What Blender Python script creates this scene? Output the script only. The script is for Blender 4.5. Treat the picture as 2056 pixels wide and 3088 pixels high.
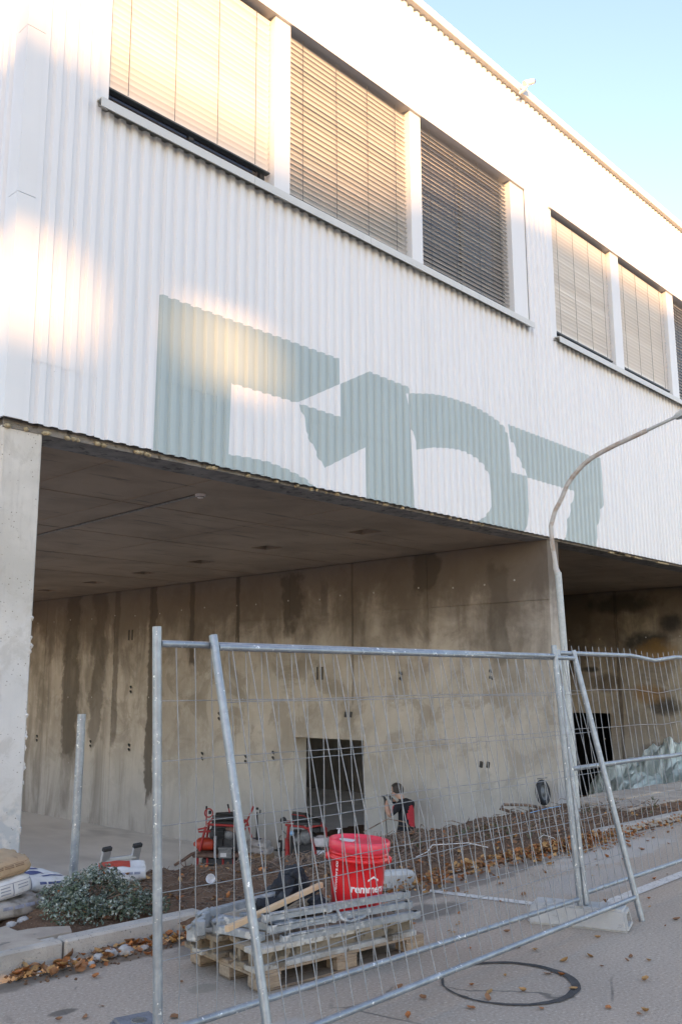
import bpy, bmesh, math, random
import numpy as np
from mathutils import Vector, Matrix, noise as mnoise
rnd = random.Random(7)
R = math.radians
for o in list(bpy.data.objects): bpy.data.objects.remove(o)
scene = bpy.context.scene
COL = scene.collection

# ------------------------------------------------------------------ camera
cam_d = bpy.data.cameras.new("camera"); cam = bpy.data.objects.new("camera", cam_d); COL.objects.link(cam)
YAW, PITCH, ROLL = R(42.83), R(10.456), R(-0.303)
fw = Vector((math.cos(YAW)*math.cos(PITCH), math.sin(YAW)*math.cos(PITCH), math.sin(PITCH)))
rt = Vector((math.sin(YAW), -math.cos(YAW), 0)); up = rt.cross(fw)
rt2 = rt*math.cos(ROLL)+up*math.sin(ROLL); up2 = -rt*math.sin(ROLL)+up*math.cos(ROLL)
M = Matrix((rt2, up2, -fw)).transposed().to_4x4(); M.translation = Vector((0, 0, 1.6)); cam.matrix_world = M
cam_d.sensor_fit = 'VERTICAL'; cam_d.sensor_height = 36; cam_d.lens = 36*2781/3088
cam_d.clip_start = 0.05; cam_d.clip_end = 2000
scene.camera = cam
# ------------------------------------------------------------------ world, sun, exposure
SUN_EL = R(11.0); SH = Vector((-0.6, -0.8, 0))           # horizontal direction towards the sun
w = bpy.data.worlds.new("World"); scene.world = w; w.use_nodes = True
nt = w.node_tree; nt.nodes.clear()
sky = nt.nodes.new("ShaderNodeTexSky"); sky.sky_type = 'NISHITA'; sky.sun_disc = False
sky.sun_elevation = SUN_EL; sky.sun_rotation = math.atan2(SH.x, SH.y)
sky.altitude = 300; sky.air_density = 1.0; sky.dust_density = 0.4; sky.ozone_density = 2.5
bg = nt.nodes.new("ShaderNodeBackground"); bg.inputs[1].default_value = 0.15
wo = nt.nodes.new("ShaderNodeOutputWorld"); nt.links.new(sky.outputs[0], bg.inputs[0]); nt.links.new(bg.outputs[0], wo.inputs[0])
sun_d = bpy.data.lights.new("sun", 'SUN'); sun_d.energy = 2.6; sun_d.angle = R(0.7); sun_d.color = (1.0, 0.64, 0.33)
sun = bpy.data.objects.new("sun", sun_d); COL.objects.link(sun)
sdir = Vector((SH.x*math.cos(SUN_EL), SH.y*math.cos(SUN_EL), math.sin(SUN_EL)))
sun.rotation_euler = sdir.to_track_quat('Z', 'Y').to_euler(); sun.location = (0, -20, 30)
vs = scene.view_settings; vs.view_transform = 'Standard'; vs.look = 'None'; vs.gamma = 1.0; vs.use_curve_mapping = False
vs.exposure = 2.25
vs.use_white_balance = True; vs.white_balance_temperature = 8500; vs.white_balance_tint = 24.0
scene.cycles.max_bounces = 8; scene.cycles.diffuse_bounces = 5; scene.cycles.sample_clamp_indirect = 8
try: scene.cycles.use_denoising = True
except Exception: pass

# ------------------------------------------------------------------ materials
MATS = {}
def lin(r, g, b):
    f = lambda c: (c/255/12.92) if c/255 < 0.04045 else ((c/255+0.055)/1.055)**2.4
    return (f(r), f(g), f(b), 1)
class G:
    """tiny node helper"""
    def __init__(s, name, world=False):
        s.m = bpy.data.materials.new(name); s.m.use_nodes = True; s.t = s.m.node_tree; s.t.nodes.clear()
        s.out = s.n("ShaderNodeOutputMaterial"); s.b = s.n("ShaderNodeBsdfPrincipled"); s.l(s.b.outputs[0], s.out.inputs[0])
        s.co = s.n("ShaderNodeNewGeometry").outputs["Position"] if world else s.n("ShaderNodeTexCoord").outputs["Object"]; MATS[name] = s.m
    def n(s, t): return s.t.nodes.new(t)
    def l(s, a, b): s.t.links.new(a, b)
    def inp(s, sock, v):
        if hasattr(v, "links"): s.l(v, sock)
        else: sock.default_value = v
    def math(s, op, a, b=0.0, clamp=False):
        n = s.n("ShaderNodeMath"); n.operation = op; n.use_clamp = clamp; s.inp(n.inputs[0], a); s.inp(n.inputs[1], b); return n.outputs[0]
    def scale(s, v, loc=(0, 0, 0)):
        n = s.n("ShaderNodeMapping"); s.l(s.co, n.inputs[0]); n.inputs["Scale"].default_value = v; n.inputs["Location"].default_value = loc; return n.outputs[0]
    def noise(s, sc, detail=4, rough=0.55, vec=None, dist=0.0):
        n = s.n("ShaderNodeTexNoise"); s.l(vec if vec is not None else s.co, n.inputs["Vector"]); n.inputs["Scale"].default_value = sc
        n.inputs["Detail"].default_value = detail; n.inputs["Roughness"].default_value = rough; n.inputs["Distortion"].default_value = dist; return n.outputs[0]
    def voro(s, sc, vec=None, feat='F1'):
        n = s.n("ShaderNodeTexVoronoi"); n.feature = feat; s.l(vec if vec is not None else s.co, n.inputs["Vector"]); n.inputs["Scale"].default_value = sc; return n
    def step(s, v, lo, hi):
        n = s.n("ShaderNodeMapRange"); n.interpolation_type = 'SMOOTHSTEP'; s.inp(n.inputs[0], v); n.inputs[1].default_value = lo; n.inputs[2].default_value = hi; return n.outputs[0]
    def mix(s, f, a, b, mode='MIX'):
        n = s.n("ShaderNodeMix"); n.data_type = 'RGBA'; n.blend_type = mode; s.inp(n.inputs[0], f)
        s.inp(n.inputs[6], a if hasattr(a, "links") or len(a) == 4 else (*a, 1)); s.inp(n.inputs[7], b if hasattr(b, "links") or len(b) == 4 else (*b, 1)); return n.outputs[2]
    def xyz(s):
        n = s.n("ShaderNodeSeparateXYZ"); s.l(s.co, n.inputs[0]); return n.outputs
    def bump(s, h, st, dist=0.02):
        n = s.n("ShaderNodeBump"); n.inputs["Strength"].default_value = st; n.inputs["Distance"].default_value = dist; s.l(h, n.inputs["Height"]); s.l(n.outputs[0], s.b.inputs["Normal"])
    def done(s, col, rough=0.7, metal=0.0, spec=0.5):
        s.inp(s.b.inputs["Base Color"], col if hasattr(col, "links") or len(col) == 4 else (*col, 1)); s.inp(s.b.inputs["Roughness"], rough)
        s.b.inputs["Metallic"].default_value = metal; s.b.inputs["Specular IOR Level"].default_value = spec; return s.m
def mottled(name, c1, c2, sc=6, rough=0.7, metal=0.0, bump=0.0, bsc=40, lo=0.35, hi=0.65, c3=None, sc3=30, spec=0.5, stretch=None, f3=(0.6, 0.75)):
    g = G(name); v = g.scale(stretch) if stretch else None
    col = g.mix(g.step(g.noise(sc, 5, 0.6, v), lo, hi), c1, c2)
    if c3: col = g.mix(g.step(g.noise(sc3, 3, 0.6, v), *f3), col, c3)
    if bump: g.bump(g.noise(bsc, 4, 0.6), bump)
    return g.done(col, rough, metal, spec)

def concrete_wall(name, streaks, a=(0.45, 0.405, 0.345), b=(0.305, 0.27, 0.222), topz=4.0, soot=()):
    g = G(name, True); o = g.xyz(); y, z = o[1], o[2]
    big = g.noise(0.55, 5, 0.6, dist=0.4); med = g.noise(3.5, 6, 0.65); fine = g.noise(45, 3, 0.6)
    vst = g.noise(1.5, 6, 0.65, g.scale((1, 1, 0.2)), .7); vst2 = g.noise(7, 4, 0.6, g.scale((1, 1, 0.06)))
    col = g.mix(g.step(big, 0.35, 0.68), a, b)
    col = g.mix(g.math('MULTIPLY', g.step(med, 0.45, 0.75), 0.35), col, (0.60, 0.57, 0.52))
    col = g.mix(g.math('MULTIPLY', g.step(vst2, 0.5, 0.75), 0.22), col, (0.22, 0.195, 0.165))
    bl = g.noise(1.1, 6, .68, dist=.8); col = g.mix(g.math('MULTIPLY', g.step(bl, .50, .60), .5), col, (.21, .18, .14)); bl2 = g.noise(.35, 4, .6); col = g.mix(g.math('MULTIPLY', g.step(z, 1.2, -1.3), .7), col, (.47, .45, .42))
    # water stains in irregular tongues from the slab, plus painted shade below the ceiling
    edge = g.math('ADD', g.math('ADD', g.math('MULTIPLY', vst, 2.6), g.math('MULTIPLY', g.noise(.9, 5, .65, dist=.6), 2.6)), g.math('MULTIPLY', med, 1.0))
    tong = g.math('ADD', g.math('SUBTRACT', z, topz-0.3), edge)      # larger = more stain and painted shade
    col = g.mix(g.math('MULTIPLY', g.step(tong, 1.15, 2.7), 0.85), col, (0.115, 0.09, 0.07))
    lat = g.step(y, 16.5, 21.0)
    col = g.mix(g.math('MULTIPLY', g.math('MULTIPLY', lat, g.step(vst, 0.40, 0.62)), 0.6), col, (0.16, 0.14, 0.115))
    wob = g.math('MULTIPLY', g.math('SUBTRACT', med, 0.5), 0.9)
    wob2 = g.math('MULTIPLY', g.math('SUBTRACT', g.noise(1.6, 4), 0.5), 1.6)
    for (y0, hw, z0, z1, st) in streaks:
        d = g.math('ABSOLUTE', g.math('ADD', g.math('ADD', g.math('SUBTRACT', y, y0), g.math('MULTIPLY', wob, min(hw*1.6, 0.5))), g.math('MULTIPLY', wob2, min(hw*1.3, .45))))
        mk = g.step(d, hw*1.15, hw*0.7)
        mk = g.math('MULTIPLY', mk, g.step(g.math('ADD', z, wob2), z0-0.15, z0+0.12))
        mk = g.math('MULTIPLY', mk, g.step(g.math('ADD', z, wob), z1+0.1, z1-0.1))
        col = g.mix(g.math('MULTIPLY', mk, st), col, (0.085, 0.07, 0.055))
    for (y0, z0, ry, rz, c, st) in soot:
        dy = g.math('DIVIDE', g.math('SUBTRACT', y, y0), ry); dz = g.math('DIVIDE', g.math('SUBTRACT', z, z0), rz)
        dd = g.math('ADD', g.math('ADD', g.math('MULTIPLY', dy, dy), g.math('MULTIPLY', dz, dz)), g.math('MULTIPLY', wob, 1.6))
        col = g.mix(g.math('MULTIPLY', g.step(dd, 1.1, 0.1), st), col, c)
    col = g.mix(g.math('MULTIPLY', g.step(fine, 0.62, 0.8), 0.35), col, (0.15, 0.13, 0.11))
    g.bump(g.math('ADD', g.math('MULTIPLY', med, 0.6), g.math('MULTIPLY', fine, 0.4)), 0.35, 0.012)
    return g.done(col, 0.88, 0, 0.3)
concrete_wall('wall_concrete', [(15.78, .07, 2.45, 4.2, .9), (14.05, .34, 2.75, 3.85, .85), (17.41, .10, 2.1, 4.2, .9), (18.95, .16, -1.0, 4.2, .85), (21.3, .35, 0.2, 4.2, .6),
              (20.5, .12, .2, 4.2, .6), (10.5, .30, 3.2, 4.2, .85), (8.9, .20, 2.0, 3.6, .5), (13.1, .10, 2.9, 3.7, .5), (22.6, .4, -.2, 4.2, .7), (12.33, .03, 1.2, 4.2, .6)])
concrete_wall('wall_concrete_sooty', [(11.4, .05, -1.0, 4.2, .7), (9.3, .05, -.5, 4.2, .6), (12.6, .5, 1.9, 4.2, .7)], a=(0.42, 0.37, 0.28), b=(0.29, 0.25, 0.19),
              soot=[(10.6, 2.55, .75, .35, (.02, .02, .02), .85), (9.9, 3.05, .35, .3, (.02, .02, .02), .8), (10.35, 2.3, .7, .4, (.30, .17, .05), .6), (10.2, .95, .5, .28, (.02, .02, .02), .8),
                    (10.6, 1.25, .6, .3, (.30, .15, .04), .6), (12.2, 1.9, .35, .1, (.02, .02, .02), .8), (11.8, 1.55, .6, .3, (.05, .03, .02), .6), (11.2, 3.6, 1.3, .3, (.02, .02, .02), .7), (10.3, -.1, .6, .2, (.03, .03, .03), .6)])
def ceil_mat():
    g = G('ceiling_concrete', True); n1 = g.noise(0.8, 5, 0.6, dist=.5); n2 = g.noise(2.2, 5, .6, g.scale((0.5, 3, 1))); f = g.noise(30, 3)
    c = g.mix(g.step(n1, .35, .7), (.35, .255, .18), (.255, .185, .13)); c = g.mix(g.math('MULTIPLY', g.step(n2, .58, .72), .6), c, (.11, .09, .07))
    c = g.mix(g.math('MULTIPLY', g.step(f, .62, .75), .3), c, (.14, .12, .1)); g.bump(f, .2, .01); return g.done(c, .9, 0, .3)
ceil_mat()
def column_mat():
    g = G('column_concrete', True); o = g.xyz(); z = o[2]; med = g.noise(6, 6, .65); vst = g.noise(14, 4, .6, g.scale((1, 1, .12))); pit = g.voro(26); f = g.noise(60, 3)
    c = g.mix(g.step(g.noise(1.4, 5), .35, .65), (.58, .545, .49), (.46, .43, .38)); c = g.mix(g.math('MULTIPLY', g.step(vst, .5, .75), .45), c, (.36, .33, .30))
    c = g.mix(g.math('MULTIPLY', g.step(g.math('ADD', z, g.math('MULTIPLY', med, 1.4)), 3.3, 2.3), .55), c, (.60, .59, .575))
    c = g.mix(g.math('MULTIPLY', g.step(pit.outputs[0], .20, .10), g.step(med, .46, .56)), c, (.2, .17, .14)); bl_ = g.noise(2.6, 6, .7, dist=.6); c = g.mix(g.math('MULTIPLY', g.step(bl_, .5, .62), .35), c, (.36, .325, .275))
    bl = g.math('MULTIPLY', g.step(g.math('ADD', z, g.math('MULTIPLY', g.noise(5, 4), 1.1)), 1.12, .95), g.step(g.noise(9, 5, .65), .42, .55))
    c = g.mix(g.math('MULTIPLY', bl, .55), c, (.30, .34, .37)); g.bump(g.math('ADD', med, g.math('MULTIPLY', f, .4)), .5, .015); return g.done(c, .85, 0, .3)
column_mat()
def clad_mat(name, c, dirt):
    g = G(name, True); v = g.noise(5, 4, .6, g.scale((1, 1, .05))); m = g.noise(1.2, 4); sp = g.noise(38, 2, .5)
    k = g.mix(g.math('MULTIPLY', g.step(v, .48, .8), .35), c, dirt); k = g.mix(g.math('MULTIPLY', g.step(m, .5, .75), .18), k, dirt)
    k = g.mix(g.math('MULTIPLY', g.step(sp, .76, .82), .5), k, (dirt[0]*.5, dirt[1]*.5, dirt[2]*.5)); g.bump(m, .03, .01)
    return g.done(k, g.math('ADD', g.math('MULTIPLY', m, .15), .32), 0, .45)
clad_mat('white_cladding', (.66, .66, .655), (.58, .575, .56)); clad_mat('grey_graphic', (.34, .41, .405), (.29, .35, .345))
clad_mat('white_trim', (.65, .65, .64), (.55, .545, .525)); clad_mat('sill_metal', (.53, .53, .50), (.43, .43, .40))
mottled('slat_metal', (.50, .485, .46), (.56, .545, .52), 3, .45, 0.0, spec=.5)
g = G('blind_slats'); g.done((.66, .64, .61), .42, .05, .5)
mottled('dark_frame', (.03, .035, .035), (.045, .05, .05), 8, .4)
g = G('window_glass'); g.done((.012, .012, .016), .04, 0, .6)
def galv(name, c=(.47, .50, .52), c2=(.62, .65, .67), spots=True, metal=.55, rough=.42):
    g = G(name); v = g.voro(38); n = g.noise(9, 5, .6); k = g.mix(g.step(n, .35, .7), c, c2); k = g.mix(g.math('MULTIPLY', g.step(v.outputs[0], .3, .75), .25), k, (c[0]*.7, c[1]*.7, c[2]*.7))
    if spots: k = g.mix(g.step(g.noise(34, 3, .7), .63, .70), k, (.78, .78, .77))
    k = g.mix(g.math('MULTIPLY', g.step(g.noise(4.5, 5, .7), .70, .78), .7), k, (.30, .16, .08))
    g.bump(n, .05, .01); return g.done(k, g.math('ADD', g.math('MULTIPLY', n, .3), rough-.15), metal, .5)
galv('galvanised', (.235, .265, .29), (.33, .365, .39)); galv('galvanised_dull', (.40, .42, .43), (.52, .54, .54), True, .35, .6); galv('wire_zinc', (.22, .23, .235), (.31, .32, .325), False, .35, .5)
galv('lamp_paint', (.37, .40, .395), (.45, .48, .465), False, .1, .5)
mottled('rusty_lamp', (.44, .42, .39), (.33, .255, .20), 9, .7, .1, .2, lo=.42, hi=.66)
mottled('scaffold_zinc', (.22, .24, .25), (.32, .34, .35), 14, .6, .35, .15, c3=(.50, .495, .475), sc3=11, f3=(.55, .65))
def asphalt():
    g = G('asphalt'); big = g.noise(.5, 5, .6); med = g.noise(4, 5, .6); ag = g.voro(130); gr = g.noise(160, 3, .7); o = g.xyz()
    c = g.mix(g.step(big, .3, .7), (.42, .335, .265), (.345, .275, .218)); c = g.mix(g.math('MULTIPLY', g.step(med, .5, .72), .4), c, (.43, .35, .275))
    c = g.mix(g.math('MULTIPLY', g.step(gr, .58, .72), .75), c, (.62, .53, .44)); c = g.mix(g.math('MULTIPLY', g.step(gr, .42, .30), .6), c, (.26, .21, .17))
    c = g.mix(g.math('MULTIPLY', g.step(g.noise(23, 3), .66, .74), .8), c, (.56, .475, .385)); g3 = g.noise(62, 2, .5); c = g.mix(g.math('MULTIPLY', g.step(g3, .55, .70), .5), c, (.56, .475, .385)); c = g.mix(g.math('MULTIPLY', g.step(g3, .45, .32), .65), c, (.25, .20, .157))
    for (x0, y0, rx, ry, col, st) in [(3.36, 4.14, .10, .08, (.26, .22, .17), .7), (2.68, 4.37, .09, .05, (.10, .085, .07), .8), (3.5, 4.97, 1.0, .12, (.17, .12, .08), .8), (5.45, 4.28, .40, .22, (.12, .105, .09), .75), (6.2, 2.4, .18, .14, (.07, .062, .056), .7),
                                      (3.0, 3.2, .5, .35, (.40, .385, .365), .5), (7.2, 3.9, .8, .3, (.40, .38, .36), .4), (8.6, 4.35, 1.2, .25, (.45, .43, .40), .5), (4.1, 4.75, .6, .25, (.13, .11, .09), .6), (2.6, 5.0, .7, .16, (.13, .105, .08), .7), (6.3, 4.65, 1.5, .18, (.12, .10, .085), .6)]:
        dx = g.math('DIVIDE', g.math('SUBTRACT', o[0], x0), rx); dy = g.math('DIVIDE', g.math('SUBTRACT', o[1], y0), ry)
        d = g.math('ADD', g.math('ADD', g.math('MULTIPLY', dx, dx), g.math('MULTIPLY', dy, dy)), g.math('MULTIPLY', g.math('SUBTRACT', med, .5), 2.2))
        c = g.mix(g.math('MULTIPLY', g.step(d, 1.15, .55), st), c, col)
    cr = g.voro(.9, g.mix(.12, g.co, g.noise(3, 3)), 'DISTANCE_TO_EDGE'); c = g.mix(g.math('MULTIPLY', g.step(cr.outputs[0], .008, .002), g.math('MULTIPLY', g.step(big, .57, .62), .7)), c, (.08, .073, .065))
    g.bump(g.math('ADD', g.math('MULTIPLY', gr, .7), g.math('MULTIPLY', ag.outputs[0], .5)), .45, .006); return g.done(c, .9, 0, .3)
asphalt()
mottled('seal_bitumen', (.035, .033, .033), (.06, .057, .055), 14, .8, 0, .4, 120)
mottled('line_paint', (.52, .49, .45), (.60, .575, .53), 9, .8, 0, .2, 90, c3=(.20, .19, .18), sc3=42, f3=(.56, .68))
mottled('kerb_concrete', (.43, .385, .335), (.33, .295, .255), 4, .9, 0, .4, 90, c3=(.17, .165, .155), sc3=60, f3=(.6, .72))
mottled('paving_concrete', (.42, .35, .28), (.31, .25, .20), 3.2, .9, 0, .35, 110, c3=(.14, .125, .105), sc3=8, f3=(.6, .75))
mottled('block_concrete', (.44, .44, .42), (.36, .355, .34), 5, .9, 0, .3, 90, c3=(.27, .265, .25), sc3=22, f3=(.6, .72))
mottled('block_dark', (.17, .18, .20), (.13, .135, .15), 7, .85, 0, .4, 60)
mottled('soil', (.115, .062, .038), (.175, .10, .062), 5, .95, 0, 1.0, 45, c3=(.25, .165, .11), sc3=34, f3=(.56, .72), spec=.2)
mottled('pit_floor', (.80, .765, .72), (.68, .65, .61), .9, .55, 0, .12, 30, c3=(.50, .475, .445), sc3=.55, f3=(.52, .7), stretch=(1, .5, 1))
mottled('twig', (.17, .105, .07), (.26, .17, .12), 12, .9, 0, .3, c3=(.075, .055, .045), sc3=20, f3=(.5, .62))
LEAFM = [mottled('leaf_orange', (.44, .15, .04), (.28, .09, .028), 20, .7), mottled('leaf_tan', (.46, .24, .09), (.32, .16, .055), 20, .75), mottled('leaf_brown', (.19, .085, .04), (.27, .12, .05), 20, .75)]
mottled('foliage_grey', (.075, .105, .07), (.36, .39, .35), 34, .6, 0, 0, lo=.46, hi=.66, c3=(.055, .085, .045), sc3=6, f3=(.5, .65), spec=.4)
mottled('pallet_wood', (.36, .265, .185), (.26, .185, .125), 7, .85, 0, .3, 50, stretch=(1, 6, 6), c3=(.19, .12, .075), sc3=10, f3=(.58, .72))
mottled('pallet_wood_stain', (.22, .16, .11), (.15, .105, .075), 7, .9, 0, .3, 50)
mottled('block_end_paint', (.50, .44, .36), (.40, .35, .29), 7, .85, 0, .2, 50)
mottled('beam_wood', (.34, .30, .25), (.46, .44, .40), 5, .9, 0, .5, 40, lo=.4, hi=.6, c3=(.15, .115, .08), sc3=9, f3=(.52, .62))
mottled('beam_wood_dark', (.20, .15, .10), (.29, .225, .16), 6, .9, 0, .5, 40, c3=(.10, .075, .05), sc3=12, f3=(.5, .62))
mottled('fresh_batten', (.55, .36, .22), (.62, .43, .28), 5, .7, 0, .1, 60)
mottled('bucket_red', (.76, .018, .022), (.68, .02, .025), 3, .35, 0, .04, 9, c3=(.48, .09, .08), sc3=9, f3=(.64, .74))
mottled('bucket_lid', (.82, .05, .085), (.74, .03, .055), 2.5, .4, 0, .04, 9, c3=(.56, .14, .14), sc3=7, f3=(.62, .74))
mottled('print_white', (.72, .70, .70), (.80, .78, .78), 30, .5)
mottled('plaster_residue', (.55, .50, .48), (.62, .57, .55), 20, .9)
mottled('black_cloth', (.014, .016, .02), (.026, .03, .036), 9, .9, 0, .3, 120)
mottled('red_paint', (.42, .025, .02), (.30, .02, .016), 9, .45, 0, .1, c3=(.12, .03, .022), sc3=15, f3=(.58, .7))
mottled('orange_paint', (.55, .06, .025), (.45, .045, .02), 6, .45)
mottled('machine_black', (.018, .018, .018), (.035, .033, .03), 12, .5, 0, .2)
mottled('machine_grey', (.12, .12, .115), (.20, .195, .18), 16, .5, .3, .2)
mottled('machine_rust', (.12, .065, .045), (.19, .11, .08), 12, .8, .1, .2)
mottled('bag_white', (.60, .575, .55), (.50, .47, .44), 5, .65, 0, .4, 14, c3=(.42, .39, .36), sc3=9, f3=(.6, .72))
mottled('bag_tan', (.42, .285, .17), (.34, .22, .13), 5, .8, 0, .5, 12, c3=(.25, .165, .10), sc3=12, f3=(.58, .7))
mottled('bag_dirty', (.36, .325, .29), (.27, .24, .21), 6, .8, 0, .5, 14, c3=(.15, .125, .10), sc3=7, f3=(.52, .66)); mottled('ink_blue', (.035, .05, .14), (.06, .08, .18), 12, .7); mottled('ink_grey', (.17, .17, .20), (.26, .26, .30), 18, .7)
mottled('ink_red', (.50, .055, .03), (.42, .05, .03), 8, .7, 0, 0, c3=(.45, .28, .17), sc3=9, f3=(.62, .70)); mottled('ink_brown', (.16, .09, .05), (.22, .13, .08), 12, .8)
g = G('plastic_film'); n1 = g.noise(2.2, 5, .6); g.b.inputs["Transmission Weight"].default_value = .15
g.bump(g.noise(9, 5, .65, dist=1.2), .6, .05); g.done(g.mix(g.step(n1, .3, .7), (.52, .64, .57), (.70, .78, .71)), .28, 0, .6)
mottled('rubber', (.014, .014, .015), (.03, .03, .03), 12, .8, 0, .2); mottled('white_plastic', (.72, .72, .72), (.62, .62, .63), 9, .5)
mottled('blue_plastic', (.16, .36, .55), (.22, .42, .6), 9, .5)
mottled('skin', (.52, .30, .215), (.46, .25, .175), 10, .55); mottled('hair', (.028, .022, .018), (.05, .038, .03), 40, .7, 0, .3, 200)
mottled('shirt_black', (.008, .008, .010), (.014, .014, .017), 10, .9, 0, .4, 18); mottled('trousers_black', (.012, .012, .015), (.02, .02, .024), 10, .9)
mottled('print_red', (.66, .045, .055), (.50, .03, .04), 60, .8, 0, 0, lo=.42, hi=.58)
mottled('alu', (.55, .56, .57), (.48, .49, .5), 9, .4, .7); mottled('render_grey', (.58, .56, .53), (.64, .62, .59), .8, .9)
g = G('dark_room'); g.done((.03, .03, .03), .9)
mottled('insulation', (.50, .42, .28), (.32, .25, .16), 20, .95, 0, .5)
mottled('edge_concrete', (.25, .23, .205), (.17, .152, .135), 5, .9, 0, .4, 40, c3=(.10, .085, .07), sc3=9, f3=(.55, .66)); mottled('stone', (.40, .375, .35), (.28, .26, .24), 12, .9, 0, .4); mottled('rust_metal', (.26, .12, .06), (.16, .08, .05), 12, .85, 0, .3)

# ------------------------------------------------------------------ mesh helpers
WL = {}
class MB:
    def __init__(s): s.v = []; s.f = []; s.mi = []; s.cur = 0; s.sm = []; s.smooth = False
    def add(s, vs_, fs_, smooth=None):
        b = len(s.v); s.v += [tuple(v) for v in vs_]; s.f += [tuple(i+b for i in f) for f in fs_]
        s.mi += [s.cur]*len(fs_); s.sm += [s.smooth if smooth is None else smooth]*len(fs_)
    def box(s, c, d, rot=None, ch=0.0):
        x, y, z = d[0]/2, d[1]/2, d[2]/2; rot = rot or Matrix.Identity(3); c = Vector(c)
        if ch <= 0:
            P = [Vector((i*x, j*y, k*z)) for i in (-1, 1) for j in (-1, 1) for k in (-1, 1)]
            s.add([c+rot@p for p in P], [(0, 1, 3, 2), (4, 6, 7, 5), (0, 4, 5, 1), (2, 3, 7, 6), (0, 2, 6, 4), (1, 5, 7, 3)], False)
        else:
            bm = bmesh.new(); bmesh.ops.create_cube(bm, size=1)
            for v in bm.verts: v.co = Vector((v.co.x*2*x, v.co.y*2*y, v.co.z*2*z))
            bmesh.ops.bevel(bm, geom=bm.edges[:], offset=ch, segments=1, affect='EDGES')
            bm.verts.index_update(); s.add([c+rot@v.co for v in bm.verts], [[v.index for v in f.verts] for f in bm.faces], False); bm.free()
    def b2(s, p0, p1, ch=0.0):
        s.box([(a+b)/2 for a, b in zip(p0, p1)], [abs(b-a) for a, b in zip(p0, p1)], None, ch)
    def bar(s, a, b, wd, ht, upv=(0, 0, 1), ch=0.0):
        a, b = Vector(a), Vector(b); d = b-a; L = d.length; d.normalize(); u = Vector(upv); sd = d.cross(u).normalized(); u = sd.cross(d)
        s.box((a+b)/2, (L, wd, ht), Matrix((d, -sd, u)).transposed() if False else Matrix((d, sd, u)).transposed(), ch)
    def tube(s, pts, r, n=8, cap=True, smooth=True):
        pts = [Vector(p) for p in pts]; rs = r if isinstance(r, (list, tuple)) else [r]*len(pts); m = len(pts); V = []
        prev = None
        for i, p in enumerate(pts):
            t = (pts[min(i+1, m-1)]-pts[max(i-1, 0)]).normalized()
            if prev is None:
                u = t.orthogonal().normalized()
            else:
                u = (prev-t*prev.dot(t)); u = u.normalized() if u.length > 1e-6 else t.orthogonal().normalized()
            prev = u; w_ = t.cross(u)
            for k in range(n):
                a = 2*math.pi*k/n; V.append(p+(u*math.cos(a)+w_*math.sin(a))*rs[i])
        F = [(i*n+k, i*n+(k+1) % n, (i+1)*n+(k+1) % n, (i+1)*n+k) for i in range(m-1) for k in range(n)]
        s.add(V, F, smooth)
        if cap: s.add(V[:n], [tuple(range(n-1, -1, -1))], False); s.add(V[-n:], [tuple(range(n))], False)
    def lathe(s, prof, c=(0, 0, 0), axis=(0, 0, 1), n=24, smooth=True):
        ax = Vector(axis).normalized(); u = ax.orthogonal().normalized(); w_ = ax.cross(u); c = Vector(c)
        V = [c+ax*h+(u*math.cos(2*math.pi*k/n)+w_*math.sin(2*math.pi*k/n))*max(r_, 1e-4) for (r_, h) in prof for k in range(n)]
        F = [(i*n+k, i*n+(k+1) % n, (i+1)*n+(k+1) % n, (i+1)*n+k) for i in range(len(prof)-1) for k in range(n)]
        s.add(V, F, smooth)
    def torus(s, c, Rr, r, axis=(0, 0, 1), n=24, k=8):
        ax = Vector(axis).normalized(); u = ax.orthogonal().normalized(); w_ = ax.cross(u); c = Vector(c)
        pts = [c+(u*math.cos(2*math.pi*i/n)+w_*math.sin(2*math.pi*i/n))*Rr for i in range(n+1)]
        s.tube(pts, r, k, cap=False)
    def prism(s, poly, z0, z1):
        n = len(poly); V = [(x, y, z0) for x, y in poly]+[(x, y, z1) for x, y in poly]
        s.add(V, [tuple(range(n-1, -1, -1)), tuple(range(n, 2*n))]+[(i, (i+1) % n, n+(i+1) % n, n+i) for i in range(n)], False)
    def mesh(s, name, mats, off=(0, 0, 0)):
        me = bpy.data.meshes.new(name); o = Vector(off)
        me.from_pydata([Vector(v)-o for v in s.v], [], s.f)
        for m in (mats if isinstance(mats, (list, tuple)) else [mats]): me.materials.append(MATS[m] if isinstance(m, str) else m)
        me.polygons.foreach_set('material_index', s.mi); me.polygons.foreach_set('use_smooth', s.sm); me.update(); return me
    def build(s, name, mats, parent=None, local=False):
        off = (0, 0, 0) if (parent is None or local) else WL.get(parent.name, (0, 0, 0))
        return link(name, s.mesh(name, mats, off), parent)
def link(name, me, parent=None, loc=None):
    o = bpy.data.objects.new(name, me); COL.objects.link(o)
    if loc is not None: o.location = loc
    if parent is not None:
        o.parent = parent; WL[o.name] = WL.get(parent.name, (0, 0, 0))
    return o
def tag(o, label=None, cat=None, group=None, kind=None):
    if label: o['label'] = label
    if cat: o['category'] = cat
    if group: o['group'] = group
    if kind: o['kind'] = kind
    return o
def thing(name, loc, label, cat, group=None, rotz=0.0, rot=None):
    o = bpy.data.objects.new(name, None); COL.objects.link(o); o.location = loc; o.rotation_euler = rot or (0, 0, rotz); o.empty_display_size = .2
    WL[o.name] = tuple(loc); return tag(o, label, cat, group)
def copy_tree(o, parent=None):
    c = o.copy(); COL.objects.link(c); c.parent = parent
    for ch in list(o.children): copy_tree(ch, c)
    return c
def fbm(x, y, z=0.0, o=4): return mnoise.fractal(Vector((x, y, z)), 1.0, 2.0, o)

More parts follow.
